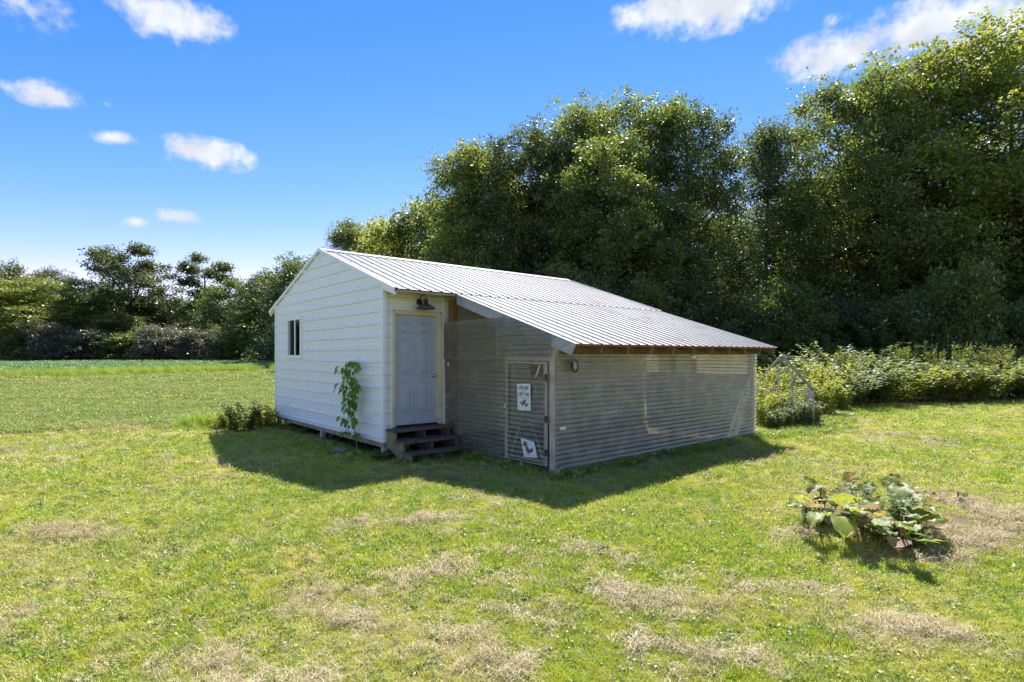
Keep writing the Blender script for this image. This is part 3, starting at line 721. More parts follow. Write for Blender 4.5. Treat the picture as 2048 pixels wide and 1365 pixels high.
text_mesh('LIVE LIKE', .072, 'lettering', M['ink'], poster, (px - .0045, -2.383, 1.292), .002, sx=.80)
text_mesh('SOMEONE', .026, 'lettering', M['ink_grey'], poster, (px - .0045, -2.383, 1.256), sx=1.1)
text_mesh('LEFT THE', .072, 'lettering', M['ink'], poster, (px - .0045, -2.385, 1.186), .002, sx=.84)
text_mesh('GATE OPEN', .026, 'lettering', M['ink_grey'], poster, (px - .0045, -2.386, 1.150), sx=1.1)
hen(-2.36, 1.06, .13, px - .0035, 'printed_hen', M['ink_grey'], poster); hen(-2.44, 1.045, .12, px - .0040, 'printed_hen', M['ink_grey'], poster, -1); hen(-2.405, 1.085, .11, px - .0045, 'printed_hen', M['ink_grey'], poster)
board = MB().prism([(-2.300, .505), (-2.625, .475), (-2.70, .235), (-2.385, .21)], 0, px + .003, px + .006).build('hanging_sign', M['paper'])
tag(board, 'crooked white board with a dark hen and tilted black mark at the gate foot', 'sign')
hen(-2.49, .325, .22, px + .0025, 'printed_hen', M['ink_grey'], board, -1, -.15)
MB().prism([(-2.352, .405), (-2.395, .470), (-2.445, .440), (-2.400, .375)], 0, px + .001, px + .0025).build('printed_block', M['ink'], board)
for q in range(2):
    yy, zz = -2.385 - .022 * q, .415 + .018 * q
    MB().prism([(yy - .012, zz - .022), (yy + .010, zz + .012), (yy + .004, zz + .016), (yy - .018, zz - .018)], 0, px + .0002, px + .001).build('printed_block', M['paper'], board)
# barn lamp over the door
lamp = empty('gooseneck_lamp', (.717, -.022, 2.83)); tag(lamp, 'black gooseneck barn lamp with a wide dark shade above the grey door', 'lamp')
MB().lathe([(.0, .0), (.062, .0), (.062, -.018), (.045, -.030), (.0, -.032)], (0, 0, 0), 20, 'y').build('back_plate', M['black'], lamp, smooth=True)
arm = [(0, -.02, .0), (0, -.035, .06), (.005, -.06, .10), (.01, -.11, .118), (.015, -.165, .108), (.018, -.20, .075), (.018, -.205, .03)]
MB().tube(arm, .0095, 8).build('gooseneck', M['black'], lamp, smooth=True)
cx_, cy_, cz_ = .018, -.205, -.075
MB().lathe([(.0, .115), (.035, .115), (.042, .105), (.042, .055), (.034, .05), (.034, .045), (.045, .04), (.05, .02)], (cx_, cy_, cz_), 20).build('socket', M['black'], lamp, smooth=True)
MB().lathe([(.05, .025), (.085, .012), (.130, -.015), (.165, -.045), (.178, -.066), (.180, -.074), (.176, -.072), (.160, -.045), (.125, -.02), (.08, .004), (.04, .01)], (cx_, cy_, cz_), 28).build('lamp_shade', M['shade'], lamp, smooth=True)
MB().lathe([(.0, -.058), (.022, -.048), (.030, -.03), (.022, .0), (.016, .01)], (cx_, cy_, cz_), 14).build('bulb', M['jar'], lamp, smooth=True)
# jelly-jar lantern on the plastic wall
lan = empty('wall_lantern', (1.635, -3.125, 1.57)); tag(lan, 'caged jar lantern with blue grey cap on the corrugated plastic wall', 'lantern')
MB().lathe([(.0, .205), (.035, .200), (.075, .182), (.088, .165), (.084, .160), (.03, .160), (.0, .165)], n=18).build('cap', M['lantern_cap'], lan, smooth=True)
MB().lathe([(.046, .158), (.050, .12), (.050, .05), (.040, .022), (.018, .010), (.0, .008)], n=16).build('glass_jar', M['jar'], lan, smooth=True)
MB().lathe([(.014, .158), (.022, .13), (.030, .09), (.027, .05), (.0, .035)], n=14).build('bulb', M['amber'], lan, smooth=True)
for q in range(6):
    t = q * math.pi / 3 + .3; c_, s_ = math.cos(t), math.sin(t)
    MB().tube([(.06 * c_, .06 * s_, .162), (.060 * c_, .060 * s_, .05), (.046 * c_, .046 * s_, .012), (.0, .0, -.004)], .0032, 5).build('cage_bar', M['black'], lan)
for z in (.06, .115):
    MB().tube([(.061 * math.cos(t), .061 * math.sin(t), z) for t in np.linspace(0, 2 * math.pi, 17)], .003, 5, False).build('cage_ring', M['black'], lan)
MB().box((-.04, .05, .06), (.04, .098, .165)).build('wall_bracket', M['lantern_cap'], lan, .004)
# wooden steps
st = empty('wooden_steps', (.62, -.45, H(.62, -.45))); tag(st, 'dark weathered three-tread wooden steps below the grey door', 'steps')
def sp(m, name, mat, bev=.004):
    o = m.build(name, mat, st, bev); o.location = tuple(-c for c in st.location); return o
SX0, SX1 = .02, 1.20
for i, (y0, y1, z) in enumerate(((-.365, -.038, .520), (-.635, -.345, .352), (-.900, -.610, .186))):
    ex = .035 * i
    sp(MB().box((SX0 + .0 + ex * .3, y0, z - .040), (SX1 + ex, (y0 + y1) / 2 - .004, z)), 'tread_board', M['step'])
    sp(MB().box((SX0 + .0 + ex * .3, (y0 + y1) / 2 + .004, z - .040), (SX1 + ex, y1, z)), 'tread_board', M['step'])
for i, xx in enumerate((SX0 + .02, .62, SX1 - .06)):
    prof_ = [(-.045, .478), (-.345, .478), (-.345, .310), (-.612, .310), (-.612, .144), (-.880, .144), (-.880, -.05), (-.74, -.05), (-.045, .20)]
    sp(MB().prism(prof_, 0, xx, xx + .04), 'stringer', M['stringer'] if i == 0 else M['step'])
sp(MB().box((SX0 - .004, -.372, .474), (SX0 + .075, -.365, .522)), 'paint_patch', M['blue'], 0)
# timber under the gate, stick, stone
tb = MB().box((-.05, -.33, -.02), (.05, .33, .07)).build('timber_block', M['brick'], None, .012); tb.location = (1.345, -2.33, H(1.345, -2.33) + .02); tb.rotation_euler = (0, R(3), R(-4))
tag(tb, 'short reddish timber lying under the lean-to gate', 'timber')
sk = []
for i in range(9):
    t = i / 8; x, y = .02 + .50 * t, -1.02 + .05 * math.sin(t * 5) + .12 * t; sk.append((x, y, H(x, y) + .02 + .025 * math.sin(t * 3)))
stick = MB().tube(sk, [.011, .010, .010, .009, .009, .008, .007, .006, .004], 7).build('stick', M['lath'], None, smooth=True); tag(stick, 'pale curved stick lying in front of the wooden steps', 'stick')
bm = bmesh.new(); bmesh.ops.create_icosphere(bm, subdivisions=3, radius=1)
for v in bm.verts:
    nn = math.sin(v.co.x * 5 + 1) * math.sin(v.co.y * 4.3) * .14 + math.sin(v.co.z * 9 + v.co.x * 7) * .06 + math.sin(v.co.y * 17 + v.co.x * 13) * .03
    v.co *= 1 + nn; v.co = Vector((v.co.x * .085, v.co.y * .14, max(v.co.z, -.5) * .075))
me = bpy.data.meshes.new('stone'); bm.to_mesh(me); bm.free()
stone = link('stone', me, None, M['stone']); stone.location = (-.42, .99, H(-.42, .99) + .035); stone.rotation_euler = (0, 0, R(20)); tag(stone, 'pale lumpy stone lying in the grass beside the white gable wall', 'stone')

# ================================================================== chicken run behind the lean-to
run = empty('chicken_run', (10.14, -2.52, H(10.1, -2.6)), R(25)); run.scale = (1, .90, 1); tag(run, 'galvanised pipe and wire chicken run standing in tall weeds beside the lean-to', 'chicken run')
def rp(m, name, mat, smooth=True):
    o = m.build(name, mat, run, 0, smooth); o.location = (-10.1, 2.51, 0); return o
RYa, RYb, RYc, ZS, ZP = -3.30, -1.72, -2.51, 1.0, 1.88
for x in (10.1, 11.3, 12.5):
    for y in (RYa, RYb): rp(MB().tube([(x, y, -.05), (x, y, ZS)], .014, 8), 'upright_pipe', M['galv'])
    rp(MB().tube([(x, RYa, ZS), (x, RYc - .04, ZP - .03), (x, RYc, ZP)], .014, 8), 'rafter_pipe', M['galv']); rp(MB().tube([(x, RYb, ZS), (x, RYc + .04, ZP - .03), (x, RYc, ZP - .002)], .014, 8), 'rafter_pipe', M['galv'])
for y, z in ((RYa, ZS), (RYb, ZS), (RYc, ZP)): rp(MB().tube([(10.08, y, z), (12.52, y, z)], .013, 8), 'ridge_pipe' if z == ZP else 'eave_pipe', M['galv'])
rp(MB().tube([(10.08, RYa, .98), (10.08, -2.765, .98)], .012, 8), 'rail_pipe', M['galv']); rp(MB().tube([(10.08, RYb, .98), (10.08, -2.39, .98)], .012, 8), 'rail_pipe', M['galv'])
for y in (-2.765, -2.385): rp(MB().tube([(10.085, y, -.05), (10.085, y, 1.53)], .014, 8), 'door_post', M['galv'])
rp(MB().tube([(10.085, -2.79, 1.53), (10.085, -2.36, 1.53)], .014, 8), 'door_header', M['galv'])
dg_ = [(10.05, -2.73, .1), (10.05, -2.73, 1.36), (10.05, -2.70, 1.43), (10.05, -2.64, 1.45), (10.05, -2.52, 1.45), (10.05, -2.45, 1.43), (10.05, -2.42, 1.36), (10.05, -2.42, .1), (10.05, -2.73, .1)]
wd_ = rp(MB().tube(dg_, .011, 8), 'run_door', M['galv'])
MB().box((10.02, -2.79, 1.20), (10.06, -2.70, 1.26)).build('latch', M['galv'], wd_)
def wire_net(name, quad, cell=.055):
    """hexagon-like net of thin wires on a planar quad a-b-c-d (a->b along, a->d up)"""
    a, b, c, d = (np.array(q, float) for q in quad); vs = []; fs = []
    nu = max(2, int(np.linalg.norm(b - a) / cell)); nv_ = max(2, int(np.linalg.norm(d - a) / cell))
    nrm = np.cross(b - a, d - a); nrm /= np.linalg.norm(nrm)
    def P(s, t): return (a * (1 - s) + b * s) * (1 - t) + (d * (1 - s) + c * s) * t
    def seg(p, q):
        e = q - p; e /= np.linalg.norm(e); s_ = np.cross(e, nrm) * .0016; o_ = len(vs)
        vs.extend([p + s_, q + s_, q - s_ * .5 + nrm * .0014, p - s_ * .5 + nrm * .0014, p - s_ * .5 - nrm * .0014, q - s_ * .5 - nrm * .0014])
        fs.extend([(o_, o_ + 1, o_ + 2, o_ + 3), (o_ + 3, o_ + 2, o_ + 5, o_ + 4), (o_ + 4, o_ + 5, o_ + 1, o_)])
    for i in range(nu):
        for j in range(nv_):
            s0, s1, t0, t1 = i / nu, (i + 1) / nu, j / nv_, (j + 1) / nv_; sm = (s0 + s1) / 2
            if (i + j) % 2: seg(P(s0, t0), P(s1, t1))
            else: seg(P(s0, t1), P(s1, t0))
    o = link(name, mesh_np(name, np.array(vs), np.array(fs)), run, M['wire']); o.location = (-10.1, 2.51, 0); tag(o, kind='stuff'); return o
wire_net('wire_mesh', ((10.1, RYa, .02), (10.1, -2.77, .02), (10.1, -2.77, 1.0), (10.1, RYa, 1.0)))
wire_net('wire_mesh', ((10.1, -2.38, .02), (10.1, RYb, .02), (10.1, RYb, 1.0), (10.1, -2.38, 1.0)))
wire_net('wire_mesh', ((10.1, RYa, 1.0), (10.1, RYb, 1.0), (10.1, RYc + .02, 1.86), (10.1, RYc - .02, 1.86)))
wire_net('wire_mesh', ((10.1, RYa, .0), (12.5, RYa, .0), (12.5, RYa, 1.0), (10.1, RYa, 1.0)))
wire_net('wire_mesh', ((10.1, RYa, 1.0), (12.5, RYa, 1.0), (12.5, RYc, 1.88), (10.1, RYc, 1.88)))
wire_net('wire_mesh', ((10.1, RYb, 1.0), (12.5, RYb, 1.0), (12.5, RYc, 1.88), (10.1, RYc, 1.88)))
#@@VEG
# ================================================================== VEGETATION
def norm(a): return a / (np.linalg.norm(a, axis=-1, keepdims=True) + 1e-9)
def leaves(rng, pos, out, length, width=.62, droop=.25, up=.6, fold=.10, ljit=.35):
    """one folded four-corner leaf for each position"""
    n_ = len(pos); ax = norm(out * .55 + rng.normal(size=(n_, 3)) * .75 + np.array([0, 0, -droop]))
    nr = rng.normal(size=(n_, 3)) * .75 + np.array([0, 0, up]); sd = norm(np.cross(ax, nr)); nr = norm(np.cross(sd, ax))
    l = (length * (1 + rng.uniform(-ljit, ljit, n_)))[:, None]; w_ = l * width * .5
    v = np.stack([pos, pos + ax * l * .45 + sd * w_ + nr * l * fold, pos + ax * l, pos + ax * l * .45 - sd * w_ + nr * l * fold], 1).reshape(-1, 3)
    return v, np.arange(n_ * 4).reshape(-1, 4)
def tree_proto(name, seed, Ht, Rc, z0, n_leaf, leaf, shape='oval', n_lobe=26, clump=.55, open_=0.0, spray=.25, trunk_r=.22):
    rng = np.random.default_rng(seed); rd = random.Random(seed)
    lobes = []
    for i in range(n_lobe):
        t = (i + .5) / n_lobe; t = t ** .85
        if shape == 'oval': r_ = Rc * math.sin(math.pi * min(.97, t * .80 + .17)) ** .75
        elif shape == 'edge': r_ = Rc * (1 - .15 * (1 - t) ** 2) * (1 - t ** 6) ** .6 + .3
        elif shape == 'spread': r_ = Rc * (.45 + .75 * t) * (1 - t ** 5) ** .5 + .3
        else: r_ = Rc * (1 - t * .55)
        z = z0 + (Ht - z0) * t * .93 + rd.uniform(-.03, .03) * Ht
        ang = i * 2.39996 + rd.uniform(-.5, .5); q = rd.uniform(.35, .80)
        lr = Rc * rd.uniform(.26, .44) * (1 - .3 * t)
        lobes.append((np.array([math.cos(ang) * r_ * q, math.sin(ang) * r_ * q, z]), lr))
    C, S, O_ = [], [], []
    for c, lr in lobes:
        m_ = int(16 + 26 * (lr / Rc))
        d = norm(rng.normal(size=(m_, 3))); rr = rng.uniform(.45, 1.05, m_)[:, None]
        cc = c + d * rr * lr * np.array([1.05, 1.05, .85 if shape != 'spread' else .55])
        C.append(cc); S.append(rng.uniform(.35, 1.0, m_) * clump); O_.append(norm(cc - np.array([0, 0, z0 + (Ht - z0) * .4])))
        if spray > 0:      # sprays that poke out of the outline
            k_ = int(m_ * spray); dd = norm(rng.normal(size=(k_, 3)) + np.array([0, 0, .9])); o2 = c + dd * lr * rng.uniform(1.05, 1.5, k_)[:, None]
            C.append(o2); S.append(rng.uniform(.25, .5, k_) * clump); O_.append(dd)
    C = np.concatenate(C); S = np.concatenate(S); O_ = np.concatenate(O_)
    keep = C[:, 2] > .25
    if open_ > 0: keep &= rng.random(len(C)) > open_
    C, S, O_ = C[keep], S[keep], O_[keep]
    wgt = S ** 2.2; wgt /= wgt.sum(); pick = rng.choice(len(C), n_leaf, p=wgt)
    g = rng.normal(size=(n_leaf, 3)) * np.array([.55, .55, .42]); pos = C[pick] + g * S[pick][:, None]
    pos[:, 2] = np.maximum(pos[:, 2], .1)
    v, f = leaves(rng, pos, O_[pick], leaf)
    crown = mesh_np(name + '_crown', v, f)
    m = MB(); pts = []; top = Ht * .82; nseg = 9; wob = rd.uniform(0, 6)
    for i in range(nseg): 
        t = i / (nseg - 1); pts.append((math.sin(wob + t * 3) * .25 * t * Rc * .2, math.cos(wob * 1.7 + t * 2.6) * .25 * t * Rc * .2, -.3 + (top + .3) * t))
    m.tube(pts, [trunk_r * (1.25 if i == 0 else 1) * (1 - .88 * i / (nseg - 1)) for i in range(nseg)], 9)
    for j, (c, lr) in enumerate(lobes):
        zb = max(.8, c[2] - (.25 + .5 * rd.random()) * math.hypot(c[0], c[1]) - .3); zb = min(zb, top * .95)
        t = (zb + .3) / (top + .3); i = min(nseg - 2, int(t * (nseg - 1))); fr = t * (nseg - 1) - i
        b = np.array(pts[i]) * (1 - fr) + np.array(pts[i + 1]) * fr; r0 = trunk_r * (1 - .88 * t) * .55 + .012
        mid = b * .5 + c * .5 + np.array([rd.uniform(-.2, .2), rd.uniform(-.2, .2), -.12 * lr + rd.uniform(-.1, .2)])
        m.tube([b, b * .75 + mid * .25 + np.array([0, 0, -.05]), mid, c * .8 + mid * .2, c], [r0, r0 * .85, r0 * .62, r0 * .4, r0 * .25], 6)
        for q in range(5):
            e = c + norm(rng.normal(size=3)) * lr * .95; m.tube([mid * .35 + c * .65, (c + e) / 2 + rng.normal(size=3) * .08, e], [r0 * .3, r0 * .2, .008], 5)
    tm = bpy.data.meshes.new(name + '_trunk'); tm.from_pydata(m.v, [], m.f); tm.update()
    for p in tm.polygons: p.use_smooth = True
    tm.materials.append(M['bark']); crown.materials.append(M['lf_mid'])
    return dict(trunk=tm, crown=crown, H=Ht, R=Rc)
def put_tree(kind, pr, x, y, hgt, width, mat, label, cat='tree', group=None, rz=0.0, parts=('trunk', 'crown')):
    z = H(x, y); e = empty(kind, (x, y, z), rz)
    s = hgt / pr['H']; sw = s if width is None else width / (2 * pr['R'])
    for nm in parts:
        o = link(nm, pr[nm], e, mat if nm in ('crown', 'foliage') else None); o.scale = (sw, sw, s)
    tag(e, label, cat, group); return e
def put_px(kind, pr, u, s, vtop, wpx, mat, label, group=None, rz=0.0, cat='tree', **kw):
    x, y = at_depth(u, s); hgt = (HY - vtop) / FPX * s + CZ - H(x, y)
    return put_tree(kind, pr, x, y, hgt, None if wpx is None else wpx / FPX * s, mat, label, cat, group, rz, **kw)
PA = tree_proto('broad_maple', 1, 17, 5.2, 2.0, 66000, .15, 'edge', 44, .62, .06, .45)
PB = tree_proto('oval_maple', 2, 16, 4.6, 1.5, 62000, .15, 'oval', 42, .60, .06, .5)
PC = tree_proto('dense_elm', 3, 15, 4.2, .8, 62000, .145, 'edge', 44, .55, .05, .4)
PD = tree_proto('tall_elm', 4, 15, 3.8, .8, 54000, .145, 'edge', 40, .52, .08, .45)
PE = tree_proto('airy_ash', 5, 15, 3.6, 2.5, 36000, .13, 'oval', 24, .65, .2, .5)
PO = tree_proto('open_oak', 6, 19, 8.0, 8.0, 20000, .32, 'spread', 16, 1.0, .22, .04, .75)
PO2 = tree_proto('small_oak', 7, 18, 4.6, 9.5, 9500, .32, 'spread', 9, .95, .2, .04, .5)
PS = tree_proto('olive_shrub', 8, 4.5, 3.0, .4, 15000, .16, 'dome', 18, .55, 0, .3, .09)
PW = tree_proto('wood_edge', 9, 13, 4.6, .5, 26000, .24, 'edge', 28, .95, 0, .3)
G = 'trees of the wood behind the shed'
T = [('maple_tree', PA, 2010, 39, 62, 440, 'lf_maple', 'tallest maple with sunlit yellow green top rising above the bramble thicket', .3),
     ('maple_tree', PB, 1845, 41, 100, 380, 'lf_maple', 'broad maple with lit upper twigs left of the tallest maple', 1.4),
     ('maple_tree', PA, 1705, 40, 150, 310, 'lf_mid', 'loose leafy maple with sky gaps above the far end of the lean-to', 2.5),
     ('maple_tree', PB, 2230, 38, 90, 420, 'lf_mid', 'dark maple at the end of the wood beyond the yellow stalked weed clump', 3.2),
     ('ash_tree', PE, 1530, 41, 232, 200, 'lf_dark', 'thin dark tree with airy crown beside the dip in the tree line', .5),
     ('elm_tree', PC, 1375, 38, 214, 215, 'lf_dark', 'dark flat-topped elm right of the pair of crowns behind the lean-to roof', 1.0),
     ('elm_tree', PD, 1275, 39, 205, 250, 'lf_mid', 'tall dark elm above the middle of the lean-to roof', 2.1),
     ('elm_tree', PC, 1165, 39, 205, 260, 'lf_mid', 'tall round-headed elm behind the end of the shed ridge', 4.2),
     ('elm_tree', PD, 1215, 34, 275, 240, 'lf_mid', 'pale glinting slender elm standing out in front of the dark elms', 3.6),
     ('elm_tree', PC, 1070, 37, 250, 230, 'lf_dark', 'dark bluish elm beside the thin yellowing ash behind the shed', 5.3),
     ('ash_tree', PE, 945, 39, 268, 220, 'lf_maple', 'yellowing ash with open twiggy crown at the end of the tall trees', 2.9),
     ('elm_tree', PW, 1000, 42, 330, 260, 'lf_mid', 'green tree filling the gap below the yellowing ash', 1.9),
     ('box_elder', PW, 850, 50, 408, 240, 'lf_yel', 'large yellow green box elder rising behind the shed ridge', .8),
     ('box_elder', PW, 765, 55, 442, 170, 'lf_yel', 'smaller yellow green box elder next to the twiggy grey green tree', 2.2),
     ('ash_tree', PE, 700, 56, 430, 150, 'lf_mid', 'twiggy grey green tree just above the shed gable peak', 3.9),
     ('elm_tree', PW, 600, 72, 512, 170, 'lf_dark', 'dark tree whose crown touches the left slope of the shed gable', .2),
     ('elm_tree', PW, 655, 64, 520, 150, 'lf_dark', 'dark tree mostly hidden behind the shed gable peak', 5.1),
     ('elm_tree', PC, 535, 84, 548, 130, 'lf_dark', 'low dark tree between the shed gable and the small oak', 1.2),
     ('oak_tree', PO, 265, 90, 496, 215, 'lf_oak', 'big spreading oak with bare limbs showing against the sky', .9),
     ('oak_tree', PO2, 408, 92, 507, 110, 'lf_oak', 'smaller lopsided oak with a thin crown right of the big oak', 2.0),
     ('maple_tree', PB, 55, 82, 556, 250, 'lf_maple', 'rounded light green tree at the open end of the bean field', 1.1),
     ('elm_tree', PW, 15, 100, 522, 110, 'lf_oak', 'dark crown peeping over the rounded light green tree', 4.1),
     ('elm_tree', PC, 108, 100, 538, 120, 'lf_oak', 'dark dome-shaped tree between the rounded light green tree and the big oak', .4),
     ('maple_tree', PB, 180, 86, 575, 170, 'lf_mid', 'mid green tree standing below the big oak on its light side', 2.7),
     ('elm_tree', PW, 335, 94, 590, 160, 'lf_dark', 'dark tree in the gap between the two oaks', 3.3),
     ('maple_tree', PW, 470, 88, 556, 130, 'lf_mid', 'green leafy tree beside the smaller oak', 1.7),
     ('maple_tree', PB, 505, 80, 605, 130, 'lf_mid', 'low mid green tree near the shed wall end of the field', .6),
     ('elm_tree', PC, 240, 84, 625, 120, 'lf_mid', 'low green tree at the foot of the big oak', 5.9),
     ('elm_tree', PW, -90, 80, 545, 190, 'lf_mid', 'green tree further along the field edge past the rounded light green tree', 2.4)]
for kind, pr, u, s, vt, wp, mt, lab, rz in T: put_px(kind, pr, u, s, vt, wp * (1.28 if u > 900 else 1.12), M[mt], lab, None, rz)
rr = random.Random(4)
for u in range(900, 2400, 95):      # second row
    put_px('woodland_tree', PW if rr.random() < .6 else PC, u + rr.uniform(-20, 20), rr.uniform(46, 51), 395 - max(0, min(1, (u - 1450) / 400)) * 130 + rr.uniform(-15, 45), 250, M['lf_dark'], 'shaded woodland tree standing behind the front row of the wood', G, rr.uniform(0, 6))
for u in list(range(-1000, -150, 85)) + list(range(-150, 720, 62)):
    put_px('woodland_tree', PW if rr.random() < .5 else PC, u + rr.uniform(-15, 15), rr.uniform(101, 112), rr.uniform(585, 620), rr.uniform(110, 150), M['lf_dark'], 'distant dark woodland tree behind the oaks beyond the bean field', 'trees beyond the bean field', rr.uniform(0, 6))
shr = [(95, 78, 648, 140, 'lf_grey'), (175, 80, 664, 150, 'lf_grey'), (30, 76, 668, 110, 'lf_mid'), (250, 80, 668, 130, 'lf_mid'), (325, 80, 655, 120, 'lf_grey'), (400, 80, 662, 130, 'lf_grey'), (470, 80, 672, 110, 'lf_mid'), (525, 80, 668, 110, 'lf_mid'), (590, 76, 660, 130, 'lf_mid'), (-40, 76, 660, 140, 'lf_grey')]
for i, (u, s, vt, wp, mt) in enumerate(shr):
    put_px('olive_shrub', PS, u, s, vt, wp * 1.15, M[mt], 'silvery olive shrub at the far edge of the bean field' if mt == 'lf_grey' else 'green shrub at the far edge of the bean field',
           'silvery shrubs along the bean field' if mt == 'lf_grey' else 'green shrubs along the bean field', i * 1.3, 'shrub')
# low growth that closes the foot of the wood behind the shed
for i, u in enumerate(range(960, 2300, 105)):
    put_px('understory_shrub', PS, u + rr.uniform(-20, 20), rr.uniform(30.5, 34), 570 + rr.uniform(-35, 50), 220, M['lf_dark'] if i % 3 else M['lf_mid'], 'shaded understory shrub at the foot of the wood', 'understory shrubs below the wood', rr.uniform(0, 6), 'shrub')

# --- herbs: stems with leaves up them
def herb_proto(name, seed, n_stem, Ht, spread, leaf, width, per, bend=.25, mat='lf_bush', stem_r=.006, tuft=0):
    rng = np.random.default_rng(seed); m = MB(); P_, O_ = [], []
    for i in range(n_stem):
        a = rng.uniform(0, 6.28); r0 = spread * math.sqrt(rng.random()) * .55; h = Ht * rng.uniform(.55, 1.0); ln = bend * h * rng.uniform(.2, 1)
        b = np.array([math.cos(a) * r0, math.sin(a) * r0, -.03]); dv = np.array([math.cos(a), math.sin(a), 0]) * ln
        pts = [b, b + dv * .15 + [0, 0, h * .4], b + dv * .5 + [0, 0, h * .75], b + dv + [0, 0, h]]
        m.tube(pts, [stem_r, stem_r * .8, stem_r * .6, stem_r * .3], 4)
        for k_ in range(per):
            t = .12 + .88 * (k_ + rng.random()) / per; j = min(2, int(t * 3)); f_ = t * 3 - j; p = np.array(pts[j]) * (1 - f_) + np.array(pts[j + 1]) * f_
            for q in range(2):
                aa = k_ * 2.4 + q * 3.14 + rng.uniform(-.4, .4); P_.append(p); O_.append([math.cos(aa), math.sin(aa), rng.uniform(-.1, .6)])
    P_, O_ = np.array(P_), np.array(O_); n_ = len(P_)
    ax = norm(O_ + rng.normal(size=(n_, 3)) * .25); nr = np.tile([0, 0, 1.0], (n_, 1)) + rng.normal(size=(n_, 3)) * .3; sd = norm(np.cross(ax, nr)); nr = norm(np.cross(sd, ax))
    l = (leaf * rng.uniform(.6, 1.25, n_))[:, None]; w_ = l * width * .5
    v = np.stack([P_, P_ + ax * l * .45 + sd * w_ + nr * l * .08, P_ + ax * l - nr * l * .18, P_ + ax * l * .45 - sd * w_ + nr * l * .08], 1).reshape(-1, 3)
    fol = mesh_np(name + '_foliage', v, np.arange(n_ * 4).reshape(-1, 4)); fol.materials.append(M[mat])
    st_ = bpy.data.meshes.new(name + '_stems'); st_.from_pydata(m.v, [], m.f); st_.update(); st_.materials.append(M['twig'])
    return dict(stems=st_, foliage=fol, H=Ht, R=spread)
HB = herb_proto('bramble', 20, 90, 1.5, 1.1, .13, .62, 16, .9, 'lf_bush')
HN = herb_proto('nettle', 21, 60, 1.2, .7, .11, .45, 16, .25, 'lf_weed')
HG = herb_proto('goldenrod', 22, 70, 2.2, .75, .14, .20, 34, .22, 'lf_weed')
HY_ = herb_proto('young_elder', 23, 44, 3.6, 1.3, .20, .5, 34, .38, 'lf_bush', .014)
HT = herb_proto('thistle', 24, 7, .55, .16, .085, .26, 22, .2, 'lf_bluegreen', .004)
HD = herb_proto('corner_weed', 25, 34, .75, .42, .10, .42, 14, .55, 'lf_bush')
HL = herb_proto('low_weed', 26, 22, .30, .22, .075, .5, 8, .7, 'lf_bush', .004)
def on_ground(u, v):
    s = CZ * FPX / (v - HY)
    for _ in range(6):
        x, y = at_depth(u, s); s = (CZ - H(x, y)) * FPX / (v - HY)
    return x, y
def put_herb(kind, pr, u, v, hgt, wid, label, cat, group=None, mat=None, rz=None):
    x, y = on_ground(u, v)
    return put_tree(kind, pr, x, y, hgt, wid, M[mat] if mat else None, label, cat, group, rr.uniform(0, 6) if rz is None else rz, ('stems', 'foliage'))
gb = 'brambles along the foot of the wood'
for u, v, h in [(1668, 812, 1.3), (1722, 806, 1.7), (1775, 805, 1.5), (1832, 803, 1.9), (1893, 803, 1.5), (1948, 801, 1.7), (2052, 800, 1.5), (2120, 801, 1.9), (2190, 802, 1.9),
                (1640, 790, 2.0), (1700, 784, 2.5), (1765, 782, 2.1), (1830, 781, 2.5), (1900, 781, 2.1), (1965, 780, 2.4), (2035, 780, 2.3), (1590, 785, 2.0), (2110, 780, 2.3)]:
    put_herb('bramble_bush', HB, u, v, h, 2.6 + .5 * h, 'arching bramble bush in the thicket beside the lawn', 'bush', gb, ('lf_bush', 'lf_mid', 'lf_weed')[int(rr.random() * 2.25)])
for u, v, h in [(1690, 800, 2.2), (1745, 796, 1.9), (1805, 797, 2.4), (1870, 795, 2.2), (1925, 796, 2.5), (1850, 790, 2.6), (2070, 792, 2.4), (2020, 798, 1.8)]:
    put_herb('nettle_clump', HN, u, v, h, 1.0, 'upright leafy weed spires poking out of the bramble thicket', 'plant', 'tall weeds among the brambles', 'lf_bush')
put_herb('goldenrod_clump', HG, 1988, 797, 2.35, 1.5, 'tall pale green goldenrod clump rising out of the bramble thicket', 'plant')
put_herb('young_elder', HY_, 1770, 775, 3.9, 3.6, 'young bright green box elder rising above the brambles', 'tree')
put_herb('young_elder', HY_, 1640, 772, 3.0, 2.8, 'young elder shoots behind the chicken run', 'tree', None, 'lf_mid')
gn = 'nettles growing through the chicken run'
for u, v, h, mt in [(1530, 852, .95, 'lf_weed'), (1556, 858, .6, 'lf_bush'), (1600, 852, .75, 'lf_bush'), (1612, 846, .6, 'lf_bush'), (1570, 842, .9, 'lf_weed'), (1540, 838, 1.2, 'lf_weed'), (1600, 830, 1.0, 'lf_weed'), (1565, 822, 1.6, 'lf_weed'), (1530, 818, 1.6, 'lf_weed')]:
    put_herb('nettle_clump', HN, u, v, h, 1.15, 'leafy nettle clump growing through the wire chicken run', 'plant', gn, mt)
for u, v, h in [(1645, 832, 1.25), (1660, 820, 1.35), (1635, 815, 1.7), (1672, 823, .9)]:
    put_herb('nettle_clump', HN, u, v, h, 1.3, 'bright nettle clump between the chicken run and the brambles', 'plant', 'nettles beside the chicken run', 'lf_weed')
put_herb('corner_weed', HD, 488, 862, .78, 1.0, 'dark bushy weed at the back corner of the white gable wall', 'plant', None, 'lf_bush')
put_herb('corner_weed', HD, 532, 856, .62, .8, 'bright weed against the back corner post of the shed', 'plant', None, 'lf_weed')
put_herb('corner_weed', HD, 455, 858, .5, .8, 'low bright weed on the lawn side of the dark bushy weed', 'plant', None, 'lf_weed')
